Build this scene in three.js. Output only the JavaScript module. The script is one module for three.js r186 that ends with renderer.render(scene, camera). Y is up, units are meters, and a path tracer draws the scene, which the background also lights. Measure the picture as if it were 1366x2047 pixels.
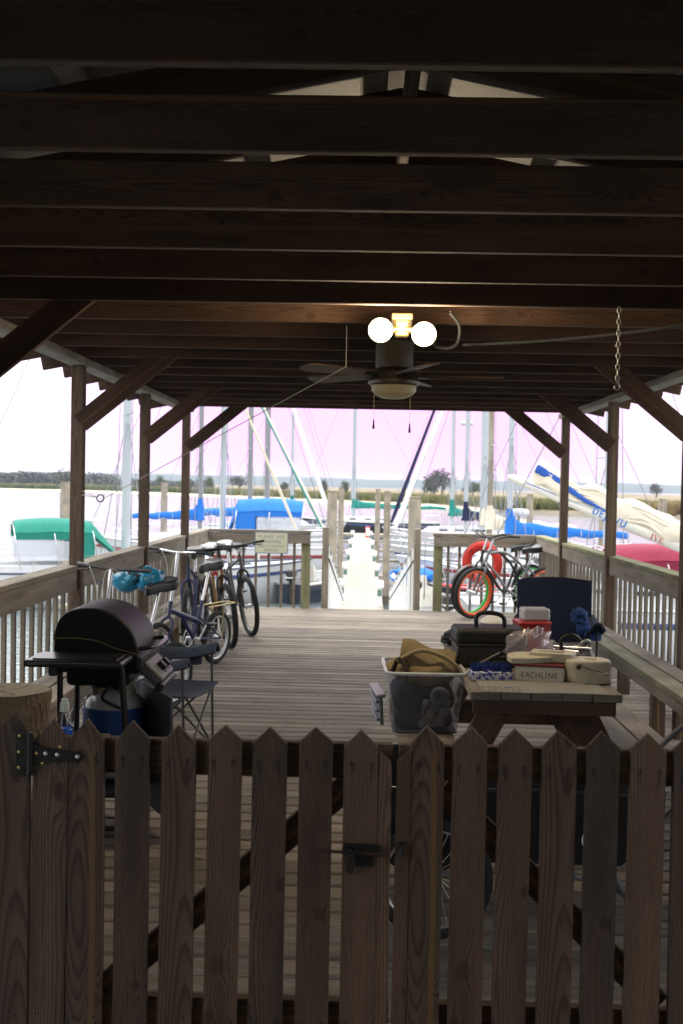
import * as THREE from 'three';
import { mergeGeometries } from 'three/addons/utils/BufferGeometryUtils.js';
import { RoundedBoxGeometry } from 'three/addons/geometries/RoundedBoxGeometry.js';

// ------------------------------------------------------------------ camera, sky, sun, exposure
const scene = new THREE.Scene();
const LAMP_I = 1.9, FOG_D = 0.00014, SKY_H = 1.06, SKY_Z = 2.0;
const EYE = 1.68, FOC = 2190;                       // metres above the deck; focal length in pixels of a 1366 x 2047 picture
const camera = new THREE.PerspectiveCamera(2 * Math.atan(1023.5 / FOC) * 180 / Math.PI, 683 / 1024, 0.05, 12000);
camera.position.set(0, EYE, 0);
camera.rotation.order = 'YXZ';
camera.rotation.set(-0.0239, 0.0187, 0.0192);
camera.updateMatrixWorld(true);
camera.focus = 4.2; camera.userData.fStop = 5.6;

const renderer = new THREE.WebGLRenderer({ antialias: true });
renderer.toneMapping = THREE.LinearToneMapping;
renderer.toneMappingExposure = 1.35;
renderer.outputColorSpace = THREE.SRGBColorSpace;
renderer.shadowMap.enabled = true;

let seed = 12345;
const rnd = () => { seed = (seed + 0x6D2B79F5) | 0; let t = Math.imul(seed ^ (seed >>> 15), 1 | seed); t = (t + Math.imul(t ^ (t >>> 7), 61 | t)) ^ t; return ((t ^ (t >>> 14)) >>> 0) / 4294967296; };
const rr = (a, b) => a + (b - a) * rnd();
const clamp = (x, a = 0, b = 1) => Math.min(b, Math.max(a, x));
const smooth = (a, b, x) => { const t = clamp((x - a) / (b - a)); return t * t * (3 - 2 * t); };
const lerp = (a, b, t) => a + (b - a) * t;
const hash = (x, y, s) => { let h = Math.imul(x | 0, 374761393) + Math.imul(y | 0, 668265263) + Math.imul(s | 0, 1274126177); h = Math.imul(h ^ (h >>> 13), 1274126177); return ((h ^ (h >>> 16)) >>> 0) / 4294967296; };
// value noise; px, py: periods in cells (0 = none)
function vn(x, y, s, px = 0, py = 0) {
  const x0 = Math.floor(x), y0 = Math.floor(y), fx = x - x0, fy = y - y0, u = fx * fx * (3 - 2 * fx), v = fy * fy * (3 - 2 * fy);
  const wx = i => px ? ((i % px) + px) % px : i, wy = i => py ? ((i % py) + py) % py : i;
  const a = hash(wx(x0), wy(y0), s), b = hash(wx(x0 + 1), wy(y0), s), c = hash(wx(x0), wy(y0 + 1), s), d = hash(wx(x0 + 1), wy(y0 + 1), s);
  return lerp(lerp(a, b, u), lerp(c, d, u), v);
}
const fbm = (x, y, s, o = 4) => { let a = 0, w = 0.5, n = 0; for (let i = 0; i < o; i++) { a += w * vn(x, y, s + i); n += w; x *= 2.03; y *= 2.03; w *= 0.5; } return a / n; };

{ // overcast sky: brighter towards the zenith, thin lilac cloud over the marsh in front of the camera
  const W = 512, H = 256, data = new Float32Array(W * H * 4);
  for (let j = 0; j < H; j++) for (let i = 0; i < W; i++) {
    const el = ((j + 0.5) / H - 0.5) * Math.PI, az0 = ((i + 0.5) / W - 0.5) * 2 * Math.PI;
    const dx = Math.cos(el) * Math.cos(az0), dz = Math.cos(el) * Math.sin(az0);
    const az = Math.atan2(dx, -dz);                              // 0 straight out over the marsh
    const s = Math.max(0, Math.sin(el));
    const cl = 0.94 + 0.14 * fbm(8 + 3 * dx / (0.35 + s), 8 + 3 * dz / (0.35 + s), 7, 4);
    const L = SKY_H * (1 + SKY_Z * s) * cl;
    const lil = (1 - smooth(0.10, 0.46, Math.abs(az - 0.02))) * (1 - smooth(0.10, 0.26, el)) * (0.92 + 0.12 * fbm(az * 9, el * 60, 3, 3));
    const k = (j * W + i) * 4;
    data[k] = L; data[k + 1] = L * (1 - 0.50 * lil); data[k + 2] = L * 1.0; data[k + 3] = 1;
  }
  const t = new THREE.DataTexture(data, W, H, THREE.RGBAFormat, THREE.FloatType);
  t.mapping = THREE.EquirectangularReflectionMapping; t.magFilter = THREE.LinearFilter; t.minFilter = THREE.LinearFilter; t.needsUpdate = true;
  scene.background = t; scene.environment = t;
}
const sun = new THREE.DirectionalLight(new THREE.Color().setRGB(1, 0.95, 0.86), 1.5);
sun.position.set(-14, 46, -58); sun.castShadow = true; sun.shadow.radius = 50;
sun.shadow.mapSize.set(2048, 2048);
Object.assign(sun.shadow.camera, { left: -30, right: 30, top: 30, bottom: -30, near: 1, far: 220 });
sun.target.position.set(0, 0, -20); scene.add(sun, sun.target); sun.name = 'sun';

// ------------------------------------------------------------------ helpers
const V = (x, y, z) => new THREE.Vector3(x, y, z);
// a point at depth d metres in front of the camera's position, from where it shows in the photograph
function P(px, py, d) { const v = V(px - 683, 1023.5 - py, -FOC).applyQuaternion(camera.quaternion); return v.multiplyScalar(-d / v.z).add(V(0, EYE, 0)); }
const X = (px, d, py = 1100) => P(px, py, d).x, Y = (px, py, d) => P(px, py, d).y;
const names = new Map();
function numbered(n) { const k = names.get(n) || 0; names.set(n, k + 1); return k ? n + '_' + String(k).padStart(3, '0') : n; }
function tag(o, label, category, group, kind) { if (label) o.userData.label = label; if (category) o.userData.category = category; if (group) o.userData.group = group; if (kind) o.userData.kind = kind; return o; }
function thing(name, label, category, group, pos, ry = 0) { const o = new THREE.Group(); o.name = numbered(name); tag(o, label, category, group); if (pos) o.position.copy(pos); o.rotation.y = ry; scene.add(o); return o; }
function struct(o, name) { o.name = name; o.userData.kind = 'structure'; scene.add(o); return o; }
function prep(g) {
  g = g.index ? g.toNonIndexed() : g;
  if (!g.attributes.normal) g.computeVertexNormals();
  if (!g.attributes.uv) g.setAttribute('uv', new THREE.BufferAttribute(new Float32Array(g.attributes.position.count * 2), 2));
  for (const k of Object.keys(g.attributes)) if (!['position', 'normal', 'uv', 'color'].includes(k)) g.deleteAttribute(k);
  return g;
}
function mesh(name, geos, mat, parent) {
  const g = Array.isArray(geos) ? mergeGeometries(geos.map(prep)) : geos;
  const m = new THREE.Mesh(g, mat); m.name = parent ? name : numbered(name); m.castShadow = m.receiveShadow = true; (parent || scene).add(m); return m;
}
function at(g, x, y, z, rx = 0, ry = 0, rz = 0) { g = g.clone(); if (rx || ry || rz) g.applyMatrix4(new THREE.Matrix4().makeRotationFromEuler(new THREE.Euler(rx, ry, rz, 'XYZ'))); g.translate(x, y, z); return g; }
const rbox = (w, h, d, r = 0.01, s = 2) => new RoundedBoxGeometry(w, h, d, s, Math.min(r, w / 2.01, h / 2.01, d / 2.01));
function rod(a, b, r, r2 = r, n = 8) { const d = b.clone().sub(a), L = d.length(), g = new THREE.CylinderGeometry(r2, r, L, n, 1); g.applyQuaternion(new THREE.Quaternion().setFromUnitVectors(V(0, 1, 0), d.normalize())); g.translate((a.x + b.x) / 2, (a.y + b.y) / 2, (a.z + b.z) / 2); return g; }
const tube = (pts, r, seg = 24, n = 8, closed = false) => new THREE.TubeGeometry(new THREE.CatmullRomCurve3(pts, closed), seg, r, n, closed);
// tapered tube through points with a radius [ry, rz] at each
function ttube(pts, rad, n = 12, cap = true) {
  const pos = [], uv = [], idx = [], up = V(0, 1, 0);
  pts.forEach((p, i) => {
    const t = pts[Math.min(i + 1, pts.length - 1)].clone().sub(pts[Math.max(i - 1, 0)]).normalize();
    let s = V().crossVectors(t, Math.abs(t.y) > 0.95 ? V(1, 0, 0) : up).normalize(), u = V().crossVectors(s, t).normalize();
    const [ra, rb] = Array.isArray(rad[i]) ? rad[i] : [rad[i], rad[i]];
    for (let k = 0; k <= n; k++) { const a = k / n * Math.PI * 2, q = p.clone().addScaledVector(u, ra * Math.cos(a)).addScaledVector(s, rb * Math.sin(a)); pos.push(q.x, q.y, q.z); uv.push(k / n, i / (pts.length - 1)); }
  });
  const m = n + 1;
  for (let i = 0; i < pts.length - 1; i++) for (let k = 0; k < n; k++) { const a = i * m + k; idx.push(a, a + 1, a + m, a + 1, a + m + 1, a + m); }
  if (cap) for (const i of [0, pts.length - 1]) { const c = pos.length / 3; pos.push(pts[i].x, pts[i].y, pts[i].z); uv.push(0.5, 0.5); for (let k = 0; k < n; k++) i ? idx.push(c, i * m + k + 1, i * m + k) : idx.push(c, k, k + 1); }
  const g = new THREE.BufferGeometry(); g.setAttribute('position', new THREE.Float32BufferAttribute(pos, 3)); g.setAttribute('uv', new THREE.Float32BufferAttribute(uv, 2)); g.setIndex(idx); g.computeVertexNormals(); return g;
}
// grid surface from f(u, v) -> Vector3
function grid(f, nu, nv, uvs = 1) {
  const pos = [], uv = [], idx = [];
  for (let j = 0; j <= nv; j++) for (let i = 0; i <= nu; i++) { const p = f(i / nu, j / nv); pos.push(p.x, p.y, p.z); uv.push(i / nu * uvs, j / nv * uvs); }
  for (let j = 0; j < nv; j++) for (let i = 0; i < nu; i++) { const a = j * (nu + 1) + i; idx.push(a, a + 1, a + nu + 1, a + 1, a + nu + 2, a + nu + 1); }
  const g = new THREE.BufferGeometry(); g.setAttribute('position', new THREE.Float32BufferAttribute(pos, 3)); g.setAttribute('uv', new THREE.Float32BufferAttribute(uv, 2)); g.setIndex(idx); g.computeVertexNormals(); return g;
}
// push a surface in and out along its normals: creases and folds
function crumple(g, amp, fr, s) { g = prep(g); const p = g.attributes.position, n = g.attributes.normal; for (let i = 0; i < p.count; i++) { const x = p.getX(i), y = p.getY(i), z = p.getZ(i), k = amp * (2 * fbm(x * fr + 40, y * fr * 1.4 + z * fr + 40, s, 3) - 1); p.setXYZ(i, x + n.getX(i) * k, y + n.getY(i) * k, z + n.getZ(i) * k); } return mergeV(g); }
// thin cloth: both sides of a grid, th apart
function cloth(f, nu, nv, th = 0.006) {
  const a = grid(f, nu, nv, 3), b = a.clone(), n = a.attributes.normal, p = a.attributes.position, q = b.attributes.position;
  for (let i = 0; i < p.count; i++) { q.setXYZ(i, p.getX(i) - n.getX(i) * th, p.getY(i) - n.getY(i) * th, p.getZ(i) - n.getZ(i) * th); }
  const id = [...b.index.array]; for (let i = 0; i < id.length; i += 3) { const t = id[i]; id[i] = id[i + 1]; id[i + 1] = t; } b.setIndex(id); b.computeVertexNormals();
  const rim = [], R = []; for (let i = 0; i <= nu; i++) R.push(i); for (let j = 1; j <= nv; j++) R.push(j * (nu + 1) + nu); for (let i = nu - 1; i >= 0; i--) R.push(nv * (nu + 1) + i); for (let j = nv - 1; j >= 0; j--) R.push(j * (nu + 1));
  for (let k = 0; k < R.length - 1; k++) { const g3 = (at_, i) => [at_.getX(i), at_.getY(i), at_.getZ(i)], A = g3(p, R[k]), B = g3(p, R[k + 1]), C = g3(q, R[k + 1]), D = g3(q, R[k]); rim.push(...A, ...D, ...B, ...B, ...D, ...C); }
  const e = new THREE.BufferGeometry(); e.setAttribute('position', new THREE.Float32BufferAttribute(rim, 3)); e.computeVertexNormals();
  return mergeGeometries([prep(a), prep(b), prep(e)]);
}
function blob(rx, ry, rz, s, amp = 0.25, fr = 2.2, det = 4) {
  const g = new THREE.IcosahedronGeometry(1, det), p = g.attributes.position;
  for (let i = 0; i < p.count; i++) { const x = p.getX(i), y = p.getY(i), z = p.getZ(i), k = 1 + amp * (2 * fbm(x * fr + 9, y * fr + z * fr * 1.3 + 9, s, 3) - 1) + amp * 0.6 * (2 * fbm(z * fr + 5, x * fr - y * fr + 5, s + 5, 3) - 1); p.setXYZ(i, x * rx * k, y * ry * k, z * rz * k); }
  const h = mergeV(g); return h;
}
function mergeV(g) { // smooth normals on an unindexed ball
  const p = g.attributes.position, map = new Map(), N = [];
  const key = i => Math.round(p.getX(i) * 2e4) + ',' + Math.round(p.getY(i) * 2e4) + ',' + Math.round(p.getZ(i) * 2e4);
  for (let i = 0; i < p.count; i += 3) { const a = V().fromBufferAttribute(p, i), b = V().fromBufferAttribute(p, i + 1), c = V().fromBufferAttribute(p, i + 2), n = b.sub(a).cross(c.sub(a)); for (let k = 0; k < 3; k++) { const q = key(i + k); if (!map.has(q)) map.set(q, V()); map.get(q).add(n); } }
  for (let i = 0; i < p.count; i++) { const n = map.get(key(i)).clone().normalize(); N.push(n.x, n.y, n.z); }
  g.setAttribute('normal', new THREE.Float32BufferAttribute(N, 3)); return g;
}
// convex solid from polygons round the origin; wood uv: u along the length axis, v across
function solid(polys, axis, o) {
  const pos = [], nor = [], uv = [], ax = 'xyz'.indexOf(axis);
  const { ou = rnd(), row = Math.floor(rnd() * o.rows), c = V() } = o;
  for (let poly of polys) {
    let n = V(); for (let i = 1; i < poly.length - 1; i++) n.add(poly[i].clone().sub(poly[0]).cross(poly[i + 1].clone().sub(poly[0])));
    n.normalize(); const m = V(); poly.forEach(p => m.add(p)); m.divideScalar(poly.length).sub(c);
    if (n.dot(m) < 0) { poly = poly.slice().reverse(); n.negate(); }
    const comp = [n.x, n.y, n.z].map(Math.abs), oth = [0, 1, 2].filter(i => i !== ax), end = comp[ax] > 0.8;
    const va = comp[oth[0]] > comp[oth[1]] ? oth[1] : oth[0];
    const U = p => { const a = [p.x, p.y, p.z]; return end ? [ou + a[oth[0]] * 0.15, (row + 0.5 + clamp(a[oth[1]] / o.rowW, -0.48, 0.48)) / o.rows] : [ou + a[ax] / o.L, (row + 0.5 + clamp(a[va] / o.rowW + (va === oth[0] ? 0 : 0.13), -0.49, 0.49)) / o.rows]; };
    for (let i = 1; i < poly.length - 1; i++) for (const p of [poly[0], poly[i], poly[i + 1]]) { pos.push(p.x, p.y, p.z); nor.push(n.x, n.y, n.z); uv.push(...U(p)); }
  }
  const g = new THREE.BufferGeometry(); g.setAttribute('position', new THREE.Float32BufferAttribute(pos, 3)); g.setAttribute('normal', new THREE.Float32BufferAttribute(nor, 3)); g.setAttribute('uv', new THREE.Float32BufferAttribute(uv, 2)); return g;
}
const WIDE = { rows: 4, rowW: 0.17, L: 2.4 }, NARROW = { rows: 8, rowW: 0.1, L: 2.4, nail: 0.6 };
function wbox(sx, sy, sz, axis, o = WIDE, c = 0.004) { // chamfered timber, 44 triangles
  const h = [sx / 2, sy / 2, sz / 2], S = [-1, 1], q = (s, f) => V(...[0, 1, 2].map(i => s[i] * (h[i] - (i === f ? 0 : c)))), polys = [];
  for (let f = 0; f < 3; f++) { const [a, b] = [0, 1, 2].filter(i => i !== f); for (const sf of S) polys.push([[-1, -1], [1, -1], [1, 1], [-1, 1]].map(([u, v]) => { const s = []; s[f] = sf; s[a] = u; s[b] = v; return q(s, f); })); }
  for (let e = 0; e < 3; e++) { const [a, b] = [0, 1, 2].filter(i => i !== e); for (const sa of S) for (const sb of S) { const m = k => { const s = []; s[e] = k; s[a] = sa; s[b] = sb; return s; }; polys.push([q(m(-1), a), q(m(1), a), q(m(1), b), q(m(-1), b)]); } }
  for (const i of S) for (const j of S) for (const k of S) { const s = [i, j, k]; polys.push([q(s, 0), q(s, 1), q(s, 2)]); }
  return solid(polys, axis, o);
}
function prism(pts, t, c, axis, o) { // convex outline in xy, thick along z, front edge chamfered by c
  const m = pts.reduce((a, p) => a.add(V(p[0], p[1], 0)), V()).divideScalar(pts.length);
  const r = (z, k) => pts.map(p => { const v = V(p[0], p[1], 0).sub(m), L = v.length(); return v.multiplyScalar((L - k * 1.5) / L).add(m).setZ(z); });
  const A = r(-t / 2, 0), B = r(t / 2 - c, 0), C = r(t / 2, c), polys = [A, C], n = pts.length;
  for (let i = 0; i < n; i++) { const j = (i + 1) % n; polys.push([A[i], A[j], B[j], B[i]], [B[i], B[j], C[j], C[i]]); }
  return solid(polys, axis, { ...o, c: m });
}
function wbeam(a, b, w, t, mat, name, parent, o = WIDE) { // timber from a to b, w wide in the plane z = const, t thick along z
  const d = b.clone().sub(a), m = mesh(name, wbox(d.length(), w, t, 'x', o), mat, parent); m.position.copy(a).add(b).multiplyScalar(0.5); m.quaternion.setFromUnitVectors(V(1, 0, 0), d.normalize()); return m;
}

// ------------------------------------------------------------------ textures and materials
function tex(w, h, f, srgb = true, rep) { // f(x, y) -> [r, g, b] linear 0..1
  const d = new Uint8Array(w * h * 4), enc = v => { v = clamp(v); return Math.round(255 * (srgb ? (v <= 0.0031308 ? 12.92 * v : 1.055 * Math.pow(v, 1 / 2.4) - 0.055) : v)); };
  for (let y = 0; y < h; y++) for (let x = 0; x < w; x++) { const c = f(x, y), k = (y * w + x) * 4; d[k] = enc(c[0]); d[k + 1] = enc(c[1]); d[k + 2] = enc(c[2]); d[k + 3] = 255; }
  const t = new THREE.DataTexture(d, w, h, THREE.RGBAFormat); t.wrapS = t.wrapT = THREE.RepeatWrapping; t.magFilter = THREE.LinearFilter; t.minFilter = THREE.LinearMipmapLinearFilter; t.generateMipmaps = true;
  if (srgb) t.colorSpace = THREE.SRGBColorSpace; if (rep) t.repeat.set(...rep); t.needsUpdate = true; return t;
}
// sawn boards: rows of boards, grain along u; arching rings, knots, checks, silvery wear
function woodTex(s0, o, w, h, { knots = 2, contrast = 1, grey = 0.4, streak = 0 } = {}) {
  const rows = [];
  for (let r = 0; r < o.rows; r++) {
    const R = k => hash(r, k, s0), kn = [];
    for (let k = 0; k < knots; k++) if (R(40 + k) < 0.85) kn.push({ s: (k + R(20 + k)) / knots * o.L, t: (R(30 + k) - 0.5) * o.rowW * 0.8, r: 0.008 + 0.013 * R(50 + k) });
    rows.push({ t0: (R(1) - 0.5) * o.rowW * 2.6, sp: 0.0032 + 0.004 * R(2), h0: 0.02 + 0.05 * R(3), h1: 0.004 + 0.02 * R(4) * R(4), p1: R(5) * 6.28, p2: R(6) * 6.28, k1: 1 + Math.floor(R(7) * 2), tone: 0.82 + 0.3 * R(8), kn, yl: streak && R(9) < streak ? (R(10) - 0.5) * o.rowW : null });
  }
  const B = new Float32Array(w * h), C = new Float32Array(w * h * 3);
  for (let y = 0; y < h; y++) {
    const v = (y + 0.5) / h * o.rows, r = Math.floor(v), q = rows[r], t = (v - r - 0.5) * o.rowW;
    for (let x = 0; x < w; x++) {
      const s = (x + 0.5) / w * o.L, a = s / o.L * 6.2832;
      const wob = 0.012 * (vn(s / o.L * 6, r * 9.1, s0 + 2, 6) - 0.5) + 0.004 * (vn(s / o.L * 24, r * 5 + t * 20, s0 + 3, 24) - 0.5);
      const hh = q.h0 + q.h1 * (0.5 + 0.5 * Math.sin(a * q.k1 + q.p1)) + 0.01 * Math.sin(2 * a + q.p2);
      let d = Math.sqrt((t - q.t0 - wob) ** 2 + hh * hh) / q.sp, kd = 99, kr = 99;
      for (const k of q.kn) { let ds = s - k.s; ds -= Math.round(ds / o.L) * o.L; const dt = t - k.t, near = Math.sqrt((ds / 2.1) ** 2 + dt * dt) / k.r; d += 3.4 * Math.exp(-((ds / 4.5) ** 2 + dt * dt * 0.8) / (k.r * k.r * 1.4)); if (near < kd) { kd = near; kr = Math.sqrt((ds / 1.25) ** 2 + dt * dt) / k.r; } }
      const f = d - Math.floor(d), late = smooth(0.35, 0.9, f) * (1 - smooth(0.93, 1, f));
      const fib = vn(s / o.L * 160, t * 2400 + r * 77, s0 + 5, 160), fib2 = vn(s / o.L * 40, t * 700 + r * 31, s0 + 6, 40);
      const patch = vn(s / o.L * 10, t * 22 + r * 7, s0 + 8, 10), chk = smooth(0.80, 0.9, vn(s / o.L * 14, t * 420 + r * 13, s0 + 11, 14)) * smooth(0.45, 0.7, patch);
      let L = q.tone * (0.98 - 0.40 * contrast * late - 0.22 * fib - 0.16 * fib2) * (0.66 + 0.62 * patch);
      L *= 1 - 0.5 * chk;
      const knot = 1 - smooth(0.62, 0.85, kr), ring = smooth(0.62, 0.9, kr) * (1 - smooth(0.95, 1.35, kr));
      L *= 1 - 0.38 * knot - 0.35 * ring;
      const g = clamp(grey * (0.4 + 0.9 * vn(s / o.L * 8, t * 40 + r * 3, s0 + 14, 8)) * (1 - 0.5 * late));
      let cr = L * lerp(1.0, 0.86, g), cg = L * lerp(0.86 - 0.06 * late, 0.86, g), cb = L * lerp(0.72 - 0.1 * late, 0.84, g);
      if (knot > 0.3) { cr *= 1.1; cb *= 0.85; }
      if (q.yl !== null) { const e = (1 - smooth(0.004, 0.011, Math.abs(t - q.yl - 0.03 * (vn(s / o.L * 5, 3, s0 + 17, 5) - 0.5)))) * smooth(0.3, 0.5, vn(s / o.L * 6, 7, s0 + 18, 6)); cr = lerp(cr, 1.25, e * 0.75); cg = lerp(cg, 0.95, e * 0.75); cb = lerp(cb, 0.5, e * 0.75); }
      if (o.nail) for (const tn of [-0.024, 0.024]) { const dn = o.nail * o.L - s, wn = 0.003 + 0.004 * vn(s * 60, r * 3, s0 + 21); if (dn > -0.006 && dn < 0.16) { const e = 0.5 * (1 - smooth(wn * 0.4, wn * 1.5, Math.abs(t - tn - 0.003 * Math.sin(dn * 60 + r)))) * (1 - smooth(0.008, 0.022 + 0.045 * hash(r, tn > 0 ? 1 : 2, 77), dn)); cr *= 1 - e; cg *= 1 - e; cb *= 1 - e * 0.9; } }
      const k = y * w + x; C[k * 3] = cr; C[k * 3 + 1] = cg; C[k * 3 + 2] = cb; B[k] = clamp(0.55 + 0.3 * late - 0.22 * fib - 0.5 * chk - 0.25 * ring);
    }
  }
  return { map: tex(w, h, (x, y) => { const k = (y * w + x) * 3; return [C[k], C[k + 1], C[k + 2]]; }), bump: tex(w, h, (x, y) => { const b = B[y * w + x]; return [b, b, b]; }, false) };
}
const W_PICK = woodTex(11, NARROW, 1024, 512, { knots: 3, contrast: 0.95, grey: 0.45, streak: 0.25 });
const W_BEAM = woodTex(29, WIDE, 1024, 512, { knots: 3, contrast: 0.8, grey: 0.15, streak: 0.35 });
const W_DECK = woodTex(53, WIDE, 1024, 512, { knots: 2, contrast: 0.7, grey: 0.9 });
const lin = (r, g, b) => new THREE.Color().setRGB(r, g, b);
const wood = (t, r, g, b, bs = 0.0012, rough = 0.88) => new THREE.MeshStandardMaterial({ map: t.map, bumpMap: t.bump, bumpScale: bs, color: lin(r, g, b), roughness: rough });
const mt = (r, g, b, rough = 0.6, o = {}) => new THREE.MeshStandardMaterial({ color: lin(r, g, b), roughness: rough, ...o });
const mp = (r, g, b, rough = 0.6, o = {}) => new THREE.MeshPhysicalMaterial({ color: lin(r, g, b), roughness: rough, ...o });
const grime = tex(256, 256, (x, y) => { const a = 0.82 + 0.3 * (fbm(x / 18, y / 18, 91, 4) - 0.5) + 0.14 * (hash(x, y, 5) - 0.5); return [a, a, a]; });
const fleck = tex(128, 128, (x, y) => { const a = 0.5 + 0.5 * (0.5 * Math.sin(x * 6.2832 / 4) + 0.5 * Math.sin(y * 6.2832 / 4)) * 0.7 + 0.3 * (hash(x, y, 8) - 0.5); return [a, a, a]; }, false);
const fabric = (r, g, b, o = {}) => mt(r, g, b, 0.92, { map: grime, bumpMap: fleck, bumpScale: 0.0008, ...o });
const M = {
  picket: [wood(W_PICK, 0.15, 0.108, 0.085), wood(W_PICK, 0.118, 0.088, 0.072), wood(W_PICK, 0.175, 0.125, 0.092)],
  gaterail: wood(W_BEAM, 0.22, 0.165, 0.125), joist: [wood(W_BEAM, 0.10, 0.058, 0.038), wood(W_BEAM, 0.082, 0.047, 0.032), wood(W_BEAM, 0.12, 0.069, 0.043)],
  post: wood(W_BEAM, 0.17, 0.13, 0.105), plate: wood(W_DECK, 0.38, 0.34, 0.30), rail: wood(W_DECK, 0.35, 0.32, 0.275), mossy: wood(W_DECK, 0.33, 0.345, 0.20),
  bal: wood(W_DECK, 0.27, 0.24, 0.20), deck: [wood(W_DECK, 0.32, 0.29, 0.26), wood(W_DECK, 0.235, 0.21, 0.185), wood(W_DECK, 0.37, 0.335, 0.30), wood(W_DECK, 0.285, 0.26, 0.22)],
  bench: wood(W_DECK, 0.34, 0.31, 0.27), table: wood(W_BEAM, 0.17, 0.122, 0.095), tabletop: wood(W_DECK, 0.34, 0.305, 0.28), mossb: wood(W_DECK, 0.33, 0.325, 0.235), rough: wood(W_DECK, 0.3, 0.27, 0.235),
  pile: wood(W_DECK, 0.42, 0.39, 0.33), dock: wood(W_DECK, 0.55, 0.52, 0.47),
  sheet: mt(0.17, 0.17, 0.175, 0.7, { map: grime }), black: mt(0.012, 0.012, 0.013, 0.45), blackgloss: mp(0.014, 0.014, 0.016, 0.3, { clearcoat: 0.3, clearcoatRoughness: 0.3 }), rubber: mt(0.014, 0.014, 0.014, 0.85),
  iron: mt(0.018, 0.017, 0.017, 0.5, { metalness: 0.4 }), rust: mt(0.05, 0.028, 0.018, 0.8, { map: grime }), chrome: mt(0.72, 0.72, 0.74, 0.22, { metalness: 1 }), alu: mt(0.62, 0.63, 0.65, 0.38, { metalness: 0.85 }), galv: mt(0.45, 0.45, 0.43, 0.5, { metalness: 0.7, map: grime }),
  brass: mt(0.55, 0.42, 0.18, 0.4, { metalness: 0.8 }), white: mt(0.78, 0.78, 0.77, 0.45), offwhite: mt(0.68, 0.66, 0.58, 0.5, { map: grime }), gel: mp(0.52, 0.53, 0.55, 0.35, { clearcoat: 0.3 }), spar: mt(0.36, 0.40, 0.43, 0.4), sparg: mt(0.19, 0.20, 0.21, 0.45),
  cream: mt(0.66, 0.61, 0.46, 0.45, { map: grime }), grey: mt(0.16, 0.165, 0.18, 0.5, { map: grime }), glassy: mp(0.02, 0.025, 0.03, 0.1, { clearcoat: 0.6 }),
  teal: fabric(0.01, 0.25, 0.22), green: fabric(0.008, 0.20, 0.15), blue: fabric(0.015, 0.17, 0.62), navy: fabric(0.012, 0.014, 0.06), burg: fabric(0.27, 0.018, 0.055), sail: fabric(0.78, 0.70, 0.56),
  vinyl: mp(0.85, 0.87, 0.9, 0.12, { transmission: 0.75, thickness: 0 }), clear: mp(0.96, 0.97, 0.98, 0.06, { transmission: 1, thickness: 0 }), rope: mt(0.35, 0.33, 0.28, 0.9), wire: mt(0.22, 0.23, 0.25, 0.5, { metalness: 0.3 }),
};
const put = (o, x, y, z, ry = 0) => { o.position.set(x, y, z); o.rotation.y = ry; return o; };

// ------------------------------------------------------------------ the porch: deck, roof, posts, railings, built-in benches
const XL = -2.10, XR = 2.38, XC = (XL + XR) / 2, DEND = 14.96, POSTS = [0.65, 3.11, 5.58, 8.04, 10.51, 12.97];
{
  const deck = struct(new THREE.Group(), 'deck');
  const g = [0, 1, 2, 3, 4, 5, 6, 7, 8, 9].map(() => wbox(XR - XL + 0.3, 0.032, 0.1285, 'x', WIDE, 0.009));
  for (let i = 0; i < 112; i++) { const d = DEND - 0.07 - i * 0.1425, m = mesh('plank', g[Math.floor(rnd() * 10)], M.deck[Math.floor(rnd() * 4)], deck); m.position.set(XC + rr(-0.008, 0.008), -0.016 + rr(-0.0015, 0.0015), -d); m.rotation.y = rnd() < 0.5 ? Math.PI : 0; }
  for (const x of [-2.0, -1.2, -0.4, 0.4, 1.2, 2.0, 2.4]) mesh('floor_joist', wbox(0.045, 0.18, 15.8, 'z'), M.rough, deck).position.set(x, -0.124, -7.0);
  mesh('end_board', wbox(XR - XL + 0.34, 0.19, 0.04, 'x'), M.rough, deck).position.set(XC, -0.135, -DEND - 0.022);
}
const pav = thing('pavilion', 'dark open timber porch roof on square posts with diagonal knee braces', 'pavilion');
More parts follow.
